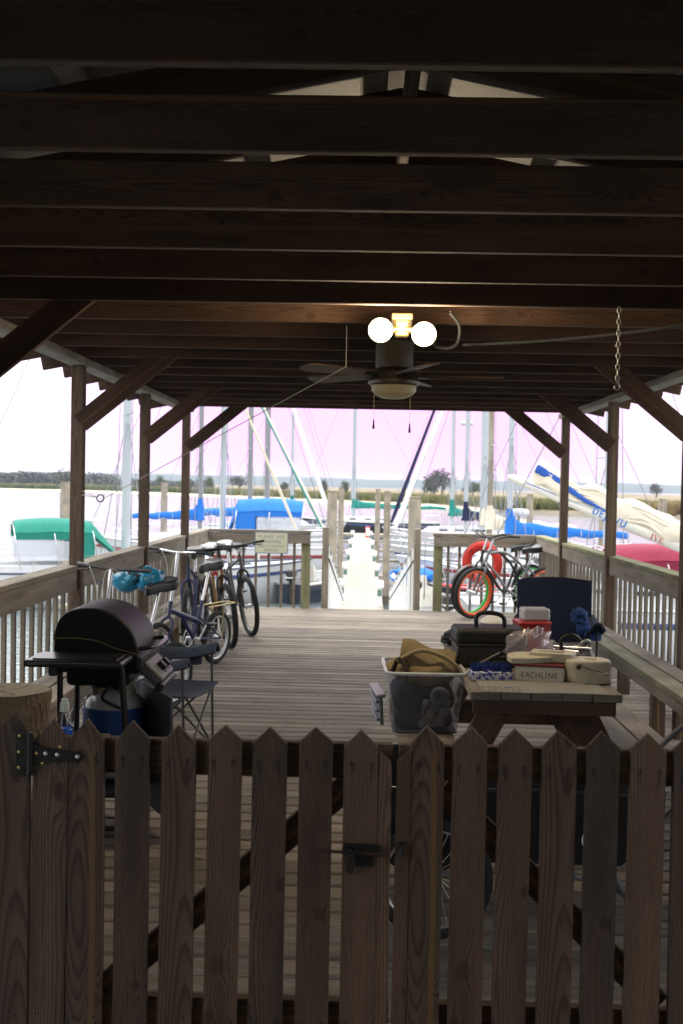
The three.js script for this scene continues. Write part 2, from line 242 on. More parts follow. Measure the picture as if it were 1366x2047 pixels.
{
  const D0 = 2.38, ST = 0.617, JB = 2.58, SL = 0.20, HALF = (XR - XL) / 2, OV = 0.44;
  const pg = [1, 2, 3].map(() => wbox(0.09, 2.54, 0.09, 'y'));
  for (const d of POSTS) for (const s of [-1, 1]) {
    const x = s < 0 ? XL : XR, m = mesh('post', pg[Math.floor(rnd() * 3)], M.post, pav); m.position.set(x, 1.255, -d);
    if (d < 1) continue;
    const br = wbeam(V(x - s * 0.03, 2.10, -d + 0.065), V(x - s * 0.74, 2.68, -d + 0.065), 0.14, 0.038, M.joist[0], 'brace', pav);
  }
  for (const s of [-1, 1]) for (const [a, b] of [[-2.6, 4.9], [4.904, 13.1]]) { mesh('wall_plate', wbox(0.14, 0.052, b - a, 'z'), M.plate, pav).position.set(s < 0 ? XL : XR, 2.552, -(a + b) / 2); }
  const jg = [1, 2, 3, 4, 5, 6].map(() => wbox(XR - XL + 0.36, 0.152, 0.038, 'x')), rL = HALF + OV, rg = [1, 2, 3].map(() => wbox(rL * Math.hypot(1, SL), 0.14, 0.038, 'x'));
  const ang = Math.atan(SL);
  for (let k = -8; k < 18; k++) {
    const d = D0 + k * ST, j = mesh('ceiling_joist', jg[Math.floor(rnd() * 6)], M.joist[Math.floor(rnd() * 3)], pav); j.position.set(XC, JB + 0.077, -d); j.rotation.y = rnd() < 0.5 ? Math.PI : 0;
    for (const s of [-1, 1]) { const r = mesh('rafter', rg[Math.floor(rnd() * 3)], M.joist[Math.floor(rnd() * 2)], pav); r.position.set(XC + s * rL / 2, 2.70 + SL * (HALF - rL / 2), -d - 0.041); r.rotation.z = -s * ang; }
  }
  mesh('ridge_cap', [-1, 1].map(s => at(rbox(0.30, 0.004, 16.6, 0.001, 1), s * 0.145, 0, 0, 0, 0, -s * 0.1974)), M.sheet, pav).position.set(XC, 2.70 + SL * HALF + 0.117 + 0.012, -4.9);
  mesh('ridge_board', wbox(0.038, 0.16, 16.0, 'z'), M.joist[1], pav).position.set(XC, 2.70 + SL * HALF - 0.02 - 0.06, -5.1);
  for (const s of [-1, 1]) for (const t of [0.12, 0.62, 1.12, 1.62, 2.12, 2.58]) { const p = mesh('purlin', wbox(0.089, 0.036, 16.0, 'z'), M.plate, pav); p.position.set(XC + s * t, 2.70 + SL * (HALF - t) + 0.073 + 0.018, -5.1); p.rotation.z = -s * ang; }
  const sg = (() => { const w = rL + 0.06, parts = [rbox(w, 0.004, 0.925, 0.001, 1)]; for (const z of [-0.44, -0.22, 0, 0.22, 0.44]) parts.push(at(rbox(w, 0.018, 0.035, 0.006, 1), 0, 0.010, z)); return mergeGeometries(parts.map(prep)); })();
  for (const s of [-1, 1]) for (let i = 0; i < 18; i++) { const m = mesh('roof_sheet', sg, M.sheet, pav); m.position.set(XC + s * (rL + 0.06) / 2, 2.70 + SL * (HALF - rL / 2) + 0.117, -13.1 + 0.46 + i * 0.927); m.rotation.z = -s * ang; }
}
function railing(name, label, s) { // side railing: fascia, cap, balusters between posts
  const r = thing(name, label, 'railing', 'weathered side railings'), x = s < 0 ? XL : XR, o = s < 0 ? -1 : 1;
  const segs = [[-0.6, 3.06], [3.16, 5.53], [5.63, 7.99], [8.09, 10.46], [10.56, 12.92], [13.02, DEND - 0.02]];
  const caps = [[-0.6, 5.58], [5.583, 10.51], [10.513, DEND - 0.02]];
  for (const [a, b] of segs) { mesh('fascia_board', wbox(0.038, 0.14, b - a, 'z'), M.rail, r).position.set(x + o * 0.0, 0.95, -(a + b) / 2); }
  for (const [a, b] of caps) mesh('cap_board', wbox(0.14, 0.036, b - a, 'z'), s < 0 ? M.rail : M.mossy, r).position.set(x + o * 0.045, 1.041, -(a + b) / 2);
  const bg = [1, 2, 3, 4].map(() => wbox(0.030, 0.93, 0.030, 'y'));
  for (let d = 3.2; d < DEND - 0.1; d += 0.185) { const m = mesh('baluster', bg[Math.floor(rnd() * 4)], M.bal, r); m.position.set(x + o * 0.039, 0.485, -d); m.rotation.y = Math.floor(rnd() * 4) * Math.PI / 2; m.rotation.z = rr(-0.006, 0.006); }
  mesh('bottom_rail', wbox(0.038, 0.089, DEND - 3, 'z'), M.bal, r).position.set(x + o * 0.078, 0.13, -(DEND + 3) / 2);
}
railing('railing', 'weathered grey baluster railing along the left side of the deck', -1);
railing('railing', 'mossy capped baluster railing along the right side of the deck', 1);
function endRail(label, x0, x1, postAt, n) {
  const r = thing('end_railing', label, 'railing', 'end railings beside the ramp'), w = x1 - x0, xm = (x0 + x1) / 2, z = -DEND + 0.05;
  mesh('fascia_board', wbox(w, 0.14, 0.038, 'x'), M.rail, r).position.set(xm, 0.952, z + 0.045);
  mesh('cap_board', wbox(w + 0.02, 0.036, 0.14, 'x'), M.rail, r).position.set(xm, 1.043, z);
  mesh('end_post', wbox(0.12, 1.02, 0.09, 'y'), M.mossy, r).position.set(postAt, 0.51, z - 0.02);
  const bg = [1, 2].map(() => wbox(0.036, 0.95, 0.036, 'y'));
  for (let i = 1; i <= n; i++) mesh('baluster', bg[i % 2], M.bal, r).position.set(postAt < 0 ? x0 + i * w / (n + 0.9) - 0.06 : x1 - i * w / (n + 0.9) + 0.06, 0.48, z);
}
endRail('grey end railing with the sign on it, left of the ramp', XL + 0.03, X(621, DEND), X(613, DEND) - 0.005, 7);
endRail('grey end railing right of the ramp behind the orange life ring', X(867, DEND), XR - 0.03, X(876, DEND), 8);
function bench(label, xf, s, d0, d1) {
  const b = thing('deck_bench', label, 'bench', 'long benches built along the railings');
  for (const [k, m] of [[0, M.bench], [1, s > 0 ? M.mossy : M.bench]]) for (const [a, e] of [[d0, (d0 + d1) / 2], [(d0 + d1) / 2 + 0.004, d1]]) mesh('seat_board', wbox(0.142, 0.038, e - a, 'z'), s > 0 ? (k ? M.bench : M.mossb) : m, b).position.set(xf + s * (0.071 + k * 0.155), 0.431, -(a + e) / 2);
  mesh('skirt_board', wbox(0.036, 0.089, d1 - d0 - 0.1, 'z'), M.bench, b).position.set(xf + s * 0.04, 0.366, -(d0 + d1) / 2);
  for (let d = d1 - 0.25; d > d0; d -= 1.62) for (const k of [0, 1]) mesh('leg', wbox(0.089, 0.41, 0.089, 'y'), M.post, b).position.set(xf + s * (k ? 0.26 : 0.103), 0.205, -d);
}
bench('long weathered bench under the left railing behind the grill', -1.69, -1, 3.4, 12.4);
bench('long greenish bench under the right railing behind the table', 1.94, 1, 3.5, 12.6);

// added plank wall with door and side screens, out of view, shading gates and deck
{
  const h = thing('added_shade_walls', 'plank wall with a door behind the viewer and plank side screens, unseen, added for shade', 'shade_screen', null, V(XC, 0, 2.75)), HZ = 2.75;
  for (let i = 0; i < 26; i++) { const x = -2.5 + i * 0.2; if (x > -0.5 && x < 0.5) { mesh('plank', wbox(0.196, 0.84, 0.03, 'y'), M.joist[i % 3], h).position.set(x, 2.51, 0); continue; } const ph = 2.60 + 0.2 * (2.24 - Math.abs(x)); mesh('plank', wbox(0.196, ph, 0.03, 'y'), M.joist[i % 3], h).position.set(x, ph / 2, 0); }
  for (const s of [-1, 1]) for (let i = 0; i < 13; i++) mesh('shade_screen_plank', wbox(0.03, 2.5, 0.196, 'y'), M.joist[i % 3], h).position.set(s * 2.40, 1.25, -HZ - 2.98 - i * 0.2);  // unseen screens added to darken the deck behind the gates
  for (const s of [-1, 1]) for (let i = 0; i < 17; i++) mesh('shade_screen_plank', wbox(0.03, 2.5, 0.196, 'y'), M.joist[i % 3], h).position.set(s * 2.40, 1.25, -0.13 - i * 0.2);  // unseen screens added beside the viewer to darken gates and beams
  const dr = mesh('door', wbox(0.98, 2.08, 0.05, 'y'), M.post, h); dr.position.set(0, 1.045, 0.02);  // door of the added wall
  mesh('handle', [at(new THREE.SphereGeometry(0.03, 12, 8), 0.38, 0, -0.07), rod(V(0.38, 0, -0.07), V(0.38, 0, 0), 0.012)], M.brass, dr);
}

// ------------------------------------------------------------------ picket gates
const DF = 2.79, pu = px => X(px, DF, 1700), pv = py => Y(683, py, DF);
{
  const fence = thing('picket_fence', 'fixed picket panel and hinge post at the left edge', 'fence');
  const gl = thing('picket_gate', 'left picket gate leaf with black strap hinge and latch', 'gate', 'picket gates across the deck entrance', V(0, 0, -DF));
  const gr = thing('picket_gate', 'right picket gate leaf in front of the dock cart', 'gate', 'picket gates across the deck entrance', V(0, 0, -DF));
  fence.position.set(0, 0, -DF);
  const BOT = 0.05;
  function picket(p, x0, x1, tipx, tipy, y0, y1, row, mi) { // pixel edges at the shoulder, tip, shoulder heights left and right
    const a = X(x0, DF, 1520), b = X(x1, DF, 1520), t = X(tipx, DF, 1450), m = (a + b) / 2, ly = Y(x0, y0, DF), ry = Y(x1, y1, DF), ty = Y(tipx, tipy, DF), h = 0.5;
    const pts = tipx <= x0 || tipx >= x1 ? [[a - m, BOT - h], [b - m, BOT - h], [b - m, ry - h], [a - m, ly - h]] : [[a - m, BOT - h], [b - m, BOT - h], [b - m, ry - h], [t - m, ty - h], [a - m, ly - h]];
    const o = mesh('picket', prism(pts, 0.020, 0.003, 'y', { ...NARROW, row, ou: 0.6 - (pv(1525) - h) / 2.4 }), M.picket[mi], p); o.position.set(m, h, rr(-0.001, 0.001)); o.rotation.z = rr(-0.005, 0.005); o.rotation.y = rr(-0.03, 0.03);
    // two nails through each rail
    for (const ry_ of [pv(1525), 0.30]) for (const k of [-0.024, 0.024]) if (b - a > 0.07) mesh('nail', new THREE.CylinderGeometry(0.0028, 0.0028, 0.002, 8).rotateX(Math.PI / 2), M.iron, o).position.set(k + rr(-0.004, 0.004), ry_ - h + rr(-0.006, 0.006), 0.0108);
  }
  const L = [[66, 137, 106, 1437, 1482, 1482, 0, 1], [138, 211, 177, 1437, 1480, 1482, 1, 1], [233, 301, 266.5, 1440, 1482, 1478, 2, 1], [324, 392, 357, 1449, 1483, 1487, 3, 0], [416, 483, 450, 1449, 1478, 1480, 4, 2], [505, 574, 540, 1453, 1485, 1487, 5, 1], [599, 666, 632, 1454, 1482, 1484, 6, 0], [688, 757, 723, 1459, 1492, 1494, 7, 2], [758, 784, 758, 0, 1498, 1524, 0, 2]];
  const R = [[793, 821, 793, 0, 1521, 1495, 2, 2], [821.6, 888, 854, 1450, 1486, 1488, 1, 0], [905, 974, 945, 1453, 1487, 1486, 4, 2], [995, 1062, 1028, 1457, 1490, 1490, 5, 0], [1083, 1152, 1116, 1461, 1494, 1492, 3, 0], [1171, 1237, 1203, 1462, 1494, 1494, 6, 1], [1258, 1329, 1295, 1466, 1498, 1501, 7, 2], [1347, 1417, 1382, 1468, 1500, 1502, 2, 1], [1438, 1505, 1471, 1470, 1502, 1504, 0, 1]];
  const F = [[-26, 62, 32, 1425, 1466, 1466, 3, 1], [-120, -52, -86, 1428, 1466, 1466, 5, 0]];
  L.forEach(a => picket(gl, ...a)); R.forEach(a => picket(gr, ...a)); F.forEach(a => picket(fence, ...a));
  const rail = (p, x0, x1, y0) => { const a = V(pu(x0), y0, -0.031), b = V(pu(x1), y0, -0.031); return wbeam(a, b, 0.089, 0.038, M.gaterail, 'rail', p); };
  const yt = pv(1524), yb = 0.30;
  for (const [p, a, b] of [[gl, 68, 783], [gr, 794, 1510], [fence, -160, 60]]) { rail(p, a, b, yt); rail(p, a, b, yb); }
  wbeam(V(pu(700), yt - 0.06, -0.033), V(pu(205), yb + 0.055, -0.033), 0.066, 0.034, M.gaterail, 'diagonal_brace', gl);
  wbeam(V(pu(880), yt - 0.07, -0.033), V(pu(1330), yb + 0.055, -0.033), 0.066, 0.034, M.gaterail, 'diagonal_brace', gr);
  mesh('gate_post', wbox(0.09, 0.92, 0.09, 'y'), M.post, fence).position.set(pu(-16), 0.46, -0.115);
  // strap hinge
  const hg = new THREE.Group(); hg.name = 'strap_hinge'; gl.add(hg);
  const hx = pu(45), hy = pv(1518), sx = px => pu(px) , z = 0.014;
  mesh('hinge_leaf', [at(rbox(0.034, 0.118, 0.005, 0.002), hx, hy, z), rod(V(pu(62), hy - 0.055, z + 0.004), V(pu(62), hy + 0.055, z + 0.004), 0.0075, 0.0075, 12)], M.iron, hg);
  { const s = new THREE.Shape(); s.moveTo(0, -0.034); s.lineTo(0.03, -0.018); s.lineTo(0.10, -0.011); s.quadraticCurveTo(0.128, -0.013, 0.128, 0); s.quadraticCurveTo(0.128, 0.013, 0.10, 0.011); s.lineTo(0.03, 0.018); s.lineTo(0, 0.034); mesh('strap', at(new THREE.ExtrudeGeometry(s, { depth: 0.004, bevelEnabled: true, bevelSize: 0.001, bevelThickness: 0.001, bevelSegments: 1 }), pu(64), hy - 0.002, z - 0.002, 0, 0, -0.03), M.iron, hg); }
  const sc = (x, y, r, m) => mesh('screw', at(new THREE.SphereGeometry(r, 10, 6).scale(1, 1, 0.5), x, y, z + 0.004), m, hg);
  for (const [px, py] of [[41, 1483], [40, 1515], [40, 1546], [75, 1517], [122, 1503], [87, 1537]]) sc(pu(px), pv(py), 0.0042, M.brass);
  for (const [px, py] of [[93, 1517], [116, 1519], [156, 1522]]) sc(pu(px), pv(py), 0.0055, M.alu);
  // latch: plate with a drop handle, long bolt, and the catch on the other leaf
  const la = new THREE.Group(); la.name = 'gate_latch'; gl.add(la);
  mesh('latch_plate', [at(rbox(0.05, 0.052, 0.004, 0.001), pu(727), pv(1707), 0.013), at(rbox(0.092, 0.02, 0.006, 0.002), pu(715) + 0.012, pv(1690), 0.015)], M.iron, la);
  mesh('latch_handle', [tube([V(pu(686), pv(1690), 0.022), V(pu(696), pv(1700), 0.026), V(pu(697), pv(1730), 0.027), V(pu(701), pv(1738), 0.027), V(pu(706), pv(1730), 0.027), V(pu(706), pv(1700), 0.026), V(pu(718), pv(1692), 0.022)], 0.005, 30), at(new THREE.SphereGeometry(0.0065, 12, 8), pu(700), pv(1694), 0.024)], M.iron, la);
  mesh('latch_bolt', rod(V(pu(641), pv(1696), 0.020), V(pu(770), pv(1702), 0.020), 0.0042), M.rust, la);
  mesh('latch_catch', [at(rbox(0.016, 0.034, 0.016, 0.003), pu(802), pv(1690), 0.018), rod(V(pu(800), pv(1680), 0.018), V(pu(800), pv(1702), 0.030), 0.005)], M.iron, gr);
  // two knots fallen out and old holes are in the boards' own grain
}

// ------------------------------------------------------------------ lamps, fan, chain and cables under the roof
// frosted lens: hot in the middle, warm and dimmer towards its rim, as the bulb behind it lights it
const lampGlow = tex(8, 64, (x, y) => { const k = y / 63; return [1, lerp(0.55, 0.95, smooth(0.05, 0.5, k)) , lerp(0.16, 0.9, smooth(0.1, 0.65, k))].map(c => c * lerp(0.10, 1, smooth(0.0, 0.5, k))); });
const lampBack = new THREE.MeshStandardMaterial({ color: lin(0.6, 0.55, 0.4), roughness: 0.4, emissive: lin(1, 0.72, 0.3), emissiveIntensity: 0.35 });
const lampMat = new THREE.MeshStandardMaterial({ color: lin(0.9, 0.9, 0.9), roughness: 0.4, emissive: lin(1, 1, 1), emissiveMap: lampGlow, emissiveIntensity: 2.4 });
{
  const d = 5.62, c = P(805, 657, d), t = thing('floodlight', 'lit twin floodlight fixture hanging from a ceiling joist', 'lamp', null, V(c.x, 2.58, -d - 0.14));
  mesh('mounting_box', [at(rbox(0.11, 0.035, 0.10, 0.008), 0, -0.018, 0.02), at(rbox(0.075, 0.09, 0.06, 0.012), 0, -0.075, 0.03)], M.brass, t);
  const inner = mesh('housing', at(new THREE.CylinderGeometry(0.10, 0.115, 0.12, 20), 0, -0.06, -0.02), M.cream, t); inner.visible = true; inner.scale.set(0.5, 0.6, 0.5);
  for (const [px, py] of [[761, 660], [848, 668]]) {
    const q = P(px, py, d - 0.02), b = new THREE.Group(); b.name = 'flood_bulb'; t.add(b); b.position.set(q.x - c.x, q.y - 2.58, 0.14 + 0.02);
    b.lookAt(t.position.x + (q.x - c.x) * 2.2, q.y - 0.12, 0.9);
    const prof = [[0.018, -0.13], [0.02, -0.10], [0.03, -0.085], [0.052, -0.045], [0.062, -0.015], [0.063, 0]].map(([r, y]) => new THREE.Vector2(r, y));
    mesh('reflector', new THREE.LatheGeometry(prof, 28).rotateX(Math.PI / 2), lampBack, b);
    mesh('lens', new THREE.SphereGeometry(0.075, 28, 10, 0, Math.PI * 2, 0, Math.asin(0.0625 / 0.075)).rotateX(Math.PI / 2).translate(0, 0, -Math.sqrt(0.075 ** 2 - 0.0625 ** 2)), lampMat, b);
    const L = new THREE.PointLight(lin(1, 0.80, 0.52), LAMP_I, 0, 2); L.name = 'flood_lamp_light'; L.castShadow = true; L.shadow.radius = 3; b.add(L); L.position.set(0, 0, 0.085);
  }
  mesh('socket_arm', [rod(V(-0.02, -0.08, 0.05), V(-0.06, -0.09, 0.06), 0.018), rod(V(0.02, -0.08, 0.05), V(0.06, -0.09, 0.06), 0.018)], M.brass, t);
}
{
  const d = 6.75, hub = P(788, 757, d), t = thing('ceiling_fan', 'five-blade ceiling fan with cream glass light bowl', 'fan', null, V(hub.x, 2.58, -d));
  const y0 = hub.y - 2.58;                                        // hub height below the joists
  mesh('downrod_housing', new THREE.LatheGeometry([[0.0, 0], [0.10, 0], [0.115, -0.02], [0.115, y0 + 0.07], [0.10, y0 + 0.055], [0, y0 + 0.055]].map(p => new THREE.Vector2(...p)), 28), mt(0.13, 0.10, 0.06, 0.5), t);
  mesh('motor', new THREE.LatheGeometry([[0, y0 + 0.055], [0.125, y0 + 0.05], [0.14, y0 + 0.03], [0.14, y0 + 0.005], [0.155, y0 - 0.005], [0.16, y0 - 0.03], [0.145, y0 - 0.045], [0, y0 - 0.045]].map(p => new THREE.Vector2(...p)), 32), mt(0.10, 0.075, 0.05, 0.35, { metalness: 0.6 }), t);
  mesh('light_bowl', new THREE.LatheGeometry([[0.136, y0 - 0.045], [0.137, y0 - 0.075], [0.115, y0 - 0.10], [0.07, y0 - 0.12], [0, y0 - 0.128]].map(p => new THREE.Vector2(...p)), 32), mp(0.62, 0.50, 0.27, 0.5, { transmission: 0.25, thickness: 0 }), t);
  const bs = new THREE.Shape(); bs.moveTo(0.17, -0.05); bs.lineTo(0.60, -0.068); bs.quadraticCurveTo(0.665, -0.06, 0.665, 0); bs.quadraticCurveTo(0.665, 0.06, 0.60, 0.068); bs.lineTo(0.17, 0.05); bs.lineTo(0.17, -0.05);
  const bg = new THREE.ExtrudeGeometry(bs, { depth: 0.007, bevelEnabled: true, bevelSize: 0.002, bevelThickness: 0.002, bevelSegments: 1 }).rotateX(-Math.PI / 2), bm = wood(W_BEAM, 0.13, 0.085, 0.055, 0.0003, 0.55);
  for (let k = 0; k < 5; k++) { const b = mesh('blade', at(bg, 0, 0, 0, 0.21), bm, t); b.position.y = y0 + 0.02; b.rotation.y = (-73 + 72 * k) * Math.PI / 180; mesh('blade_iron', at(rbox(0.12, 0.008, 0.05, 0.003), 0.15, -0.012, 0), M.iron, b); }
  for (const [px, py, dz] of [[747, 848, 0.05], [819, 856, 0.06]]) { const q = P(px, py, d - dz), x = q.x - hub.x, y = q.y - 2.58, c = mesh('pull_chain', rod(V(x, y0 - 0.04, dz), V(x, y, dz), 0.0012, 0.0012, 5), M.brass, t); mesh('chain_fob', rod(V(x, y - 0.028, dz), V(x, y + 0.028, dz), 0.0085, 0.004, 10), M.black, c); }
}
{
  const d = 5.44, top = P(1238, 632, d), bot = P(1234, 788, d), t = thing('hanging_chain', 'rusty hanging chain with an open hook by the right posts', 'chain', null, V(top.x, 2.585, -d)), n = 13, L = top.y - bot.y - 0.02;
  const lk = new THREE.TorusGeometry(0.011, 0.0032, 6, 14).scale(0.85, 1.6, 1);
  for (let i = 0; i < n; i++) { const m = mesh('link', lk, M.galv, t); m.position.set((bot.x - top.x) * i / n, -0.015 - i * L / n, 0); m.rotation.y = i % 2 ? 1.4 : 0.2; m.rotation.z = rr(-0.12, 0.12); }
  mesh('hook', tube([V(0, -L + 0.012, 0), V(0.004, -L - 0.01, 0), V(0.012, -L - 0.02, 0), V(0.010, -L - 0.036, 0), V(-0.004, -L - 0.042, 0), V(-0.014, -L - 0.034, 0), V(-0.013, -L - 0.024, 0)].map(v => v.add(V((bot.x - top.x), 0, 0))), 0.0042, 30), M.galv, t);
  mesh('tag', at(rbox(0.012, 0.010, 0.004, 0.001), -0.012, -0.19, 0), M.cream, t);
}
{
  const a = P(905, 640, 5.75), t = mesh('power_cable', tube([V(a.x - 0.02, 2.585, -5.68), P(918, 650, 5.75), P(917, 680, 5.8), P(905, 694, 5.9), P(885, 696, 6.0), P(870, 690, 6.06), V(P(868, 660, 6.08).x, 2.60, -6.08)], 0.009, 50), mt(0.025, 0.025, 0.025, 0.8)); tag(t, 'thick looped grey power cable right of the floodlight', 'cable');
  const c = mesh('conduit', tube([P(925, 690, 6.05), P(1080, 682, 5.95), P(1230, 668, 5.75), P(1330, 655, 5.6), P(1420, 640, 5.5)], 0.0085, 40), mt(0.03, 0.03, 0.031, 0.8)); tag(c, 'thin grey conduit slung below the joists towards the right', 'conduit');
  const r = thing('tie_line', 'thin line with a round ring tied to the second left post', 'rope');
  const ring = P(201, 996, 7.9); mesh('ring', at(new THREE.TorusGeometry(0.026, 0.0045, 8, 24), ring.x, ring.y, ring.z, 0.2, 0.4, 0), M.iron, r);
  const e = P(692, 733, 6.2); mesh('line', [rod(V(XL + 0.04, ring.y + 0.05, -8.0), ring.clone().add(V(-0.02, 0.005, 0)), 0.003, 0.003, 6), rod(V(XL + 0.04, ring.y + 0.02, -8.0), ring.clone().add(V(-0.02, 0.005, 0)), 0.003, 0.003, 6), rod(ring.clone().add(V(0.026, 0, 0)), e, 0.0028, 0.0028, 6), rod(e, V(e.x, 2.585, e.z), 0.0028, 0.0028, 6)], M.rope, r);
}

// ------------------------------------------------------------------ bicycles
function bicycle(name, label, o, x, d, turn, lean = 0) {
  const b = thing(name, label, 'bicycle', o.group, V(x, 0, -d)); b.rotation.order = 'YXZ'; b.rotation.set(lean, turn, 0);
  const { R = 0.33, wb = 1.05, frame = M.grey, rim = M.alu, style = 'mtb', tyre = 0.026, steer = 0 } = o;
  const ra = V(-wb * 0.42, R, 0), fa = V(wb * 0.58, R, 0), bb = V(0, style === 'fold' ? 0.29 : 0.29, 0);
  if (style === 'mtb' && rim === M.alu) o.rimD = mt(0.10, 0.10, 0.105, 0.4, { metalness: 0.6 });
  const spk = []; for (let i = 0; i < 24; i++) { const a = i / 24 * 6.2832, s = i % 2 ? 1 : -1; spk.push(rod(V(0.02 * Math.cos(a + s), 0.02 * Math.sin(a + s), s * 0.028), V((R - 0.045) * Math.cos(a), (R - 0.045) * Math.sin(a), 0), 0.0013, 0.0013, 4)); }
  const gTy = new THREE.TorusGeometry(R - tyre, tyre, 12, 44), gRim = mergeGeometries([new THREE.TorusGeometry(R - tyre * 1.9 - (o.rw || 0) * 0.5, 0.0115 + (o.rw || 0), 8, 44).scale(1, 1, 1.35)].map(prep)), gSp = mergeGeometries(spk.map(prep)), gHub = new THREE.CylinderGeometry(0.022, 0.022, 0.09, 12).rotateX(Math.PI / 2);
  const wheel = (p, nm) => { const w = new THREE.Group(); w.name = 'wheel'; b.add(w); w.position.copy(p); mesh('tyre', gTy, M.rubber, w); mesh('rim', gRim, o.rimD || rim, w); mesh('spokes', gSp, M.alu, w).userData.kind = 'stuff'; mesh('hub', gHub, M.alu, w); return w; };
  wheel(ra); const fw = wheel(fa); fw.rotation.y = steer;
  let st, htT, htB, sad, bar;
  if (style === 'fold') { st = V(-0.13, 0.62, 0); htB = V(0.43, 0.53, 0); htT = V(0.40, 0.66, 0); sad = V(-0.24, 0.93, 0); bar = V(0.33, 1.08, 0); }
  else if (style === 'cruiser') { st = V(-0.17, 0.70, 0); htB = V(0.47, 0.74, 0); htT = V(0.43, 0.88, 0); sad = V(-0.24, 0.90, 0); bar = V(0.37, 1.03, 0); }
  else { st = V(-0.15, 0.76, 0); htB = V(0.46, 0.74, 0); htT = V(0.42, 0.87, 0); sad = V(-0.21, 0.96, 0); bar = V(0.40, 1.0, 0); }
  const fr = [rod(bb, st, 0.017), rod(htB, htT, 0.019)];
  if (style === 'cruiser') fr.push(tube([htT.clone().lerp(htB, 0.2), V(0.22, 0.86, 0), V(0.0, 0.74, 0), V(-0.2, 0.52, 0), ra.clone().setZ(0)].slice(0, 4), 0.018, 24), tube([htB, V(0.28, 0.55, 0), V(0.12, 0.36, 0), bb], 0.019, 20));
  else if (style === 'fold') fr.push(rod(V(-0.06, 0.44, 0), htB.clone().add(V(0, 0.06, 0)), 0.026), rod(bb, V(0.20, 0.50, 0), 0.016));
  else fr.push(rod(st.clone().lerp(bb, 0.1), htT.clone().lerp(htB, 0.15), 0.018), rod(bb, htB, 0.022));
  for (const z of [-0.05, 0.05]) fr.push(rod(bb.clone().setZ(z * 0.6), ra.clone().setZ(z), 0.009), rod(st.clone().lerp(bb, style === 'fold' ? 0.45 : 0.08).setZ(z * 0.4), ra.clone().setZ(z), 0.008));
  mesh('frame', fr, frame, b);
  const fk = []; for (const z of [-0.052, 0.052]) fk.push(tube([htB.clone().setZ(0), htB.clone().add(V(0.012, -0.04, z)), fa.clone().setZ(z)], 0.013, 14)); mesh('fork', fk, o.fork || frame, b);
  mesh('seat_post', rod(st.clone().lerp(bb, 0.15), sad.clone().add(V(0.02, -0.05, 0)), 0.0145), M.chrome, b);
  { const sh = new THREE.Shape(); sh.moveTo(0.17, 0); sh.quadraticCurveTo(0.17, 0.022, 0.10, 0.026); sh.quadraticCurveTo(0, 0.05, -0.05, 0.085); sh.quadraticCurveTo(-0.12, 0.095, -0.12, 0); sh.quadraticCurveTo(-0.12, -0.095, -0.05, -0.085); sh.quadraticCurveTo(0, -0.05, 0.10, -0.026); sh.quadraticCurveTo(0.17, -0.022, 0.17, 0);
    const g = new THREE.ExtrudeGeometry(sh, { depth: 0.03, bevelEnabled: true, bevelSize: 0.012, bevelThickness: 0.022, bevelSegments: 4, curveSegments: 8 }).rotateX(-Math.PI / 2);
    const p = g.attributes.position; for (let i = 0; i < p.count; i++) p.setY(i, p.getY(i) + 0.03 * clamp(-(p.getX(i)) / 0.12) - (p.getX(i) > 0.08 ? (p.getX(i) - 0.08) * 0.25 : 0)); g.computeVertexNormals();
    const s = mesh('saddle', g, M.blackgloss, b); s.position.copy(sad).add(V(0, -0.02, 0)); mesh('seat_rail', [rod(V(-0.08, -0.02, 0.025), V(0.08, -0.015, 0.022), 0.004), rod(V(-0.08, -0.02, -0.025), V(0.08, -0.015, -0.022), 0.004)], M.chrome, s); }
  mesh('stem', [rod(htT, bar, style === 'fold' ? 0.017 : 0.014)], style === 'mtb' ? M.black : M.chrome, b);
  const H = style === 'cruiser' ? [V(-0.12, 0.07, -0.33), V(0.0, 0.075, -0.27), V(0.03, 0.02, -0.1), V(0, 0, 0), V(0.03, 0.02, 0.1), V(0.0, 0.075, 0.27), V(-0.12, 0.07, 0.33)] : [V(-0.02, 0.015, -0.30), V(0, 0.01, -0.15), V(0, 0, 0), V(0, 0.01, 0.15), V(-0.02, 0.015, 0.30)];
  const hb = mesh('handlebar', tube(H, 0.0115, 30), style === 'mtb' ? M.black : o.barMat || M.chrome, b); hb.position.copy(bar); hb.rotation.y = steer;
  for (const s of [0, H.length - 1]) { const e = H[s], i = H[s ? s - 1 : 1], gdir = i.clone().sub(e).normalize(); mesh('grip', rod(e.clone().addScaledVector(gdir, -0.01), e.clone().addScaledVector(gdir, 0.12), 0.0165), M.black, hb); if (style !== 'cruiser') mesh('brake_lever', [rod(e.clone().addScaledVector(gdir, 0.14), e.clone().addScaledVector(gdir, 0.13).add(V(0.035, -0.02, 0)), 0.009), rod(e.clone().addScaledVector(gdir, 0.13).add(V(0.035, -0.02, 0)), e.clone().addScaledVector(gdir, 0.03).add(V(0.045, -0.03, 0)), 0.006)], M.iron, hb); }
  if (style !== 'cruiser') mesh('brake_cable', [-1, 1].map(s => tube([bar.clone().add(V(0.04, -0.02, s * 0.14)), bar.clone().add(V(0.13, 0.02, s * 0.08)), bar.clone().add(V(0.12, -0.14, s * 0.02)), htB.clone().add(V(0.05, 0.02, s * 0.02))], 0.003, 20, 5)), style === 'fold' ? M.offwhite : M.black, b);
  const cr = mesh('crank', [new THREE.TorusGeometry(0.08, 0.005, 6, 28).translate(0, 0, 0.05), rod(V(0, 0, 0.06), V(0.11, -0.13, 0.075), 0.009), rod(V(0, 0, -0.06), V(-0.11, 0.13, -0.075), 0.009), rod(V(0, 0, -0.07), V(0, 0, 0.07), 0.014)], M.alu, b); cr.position.copy(bb);
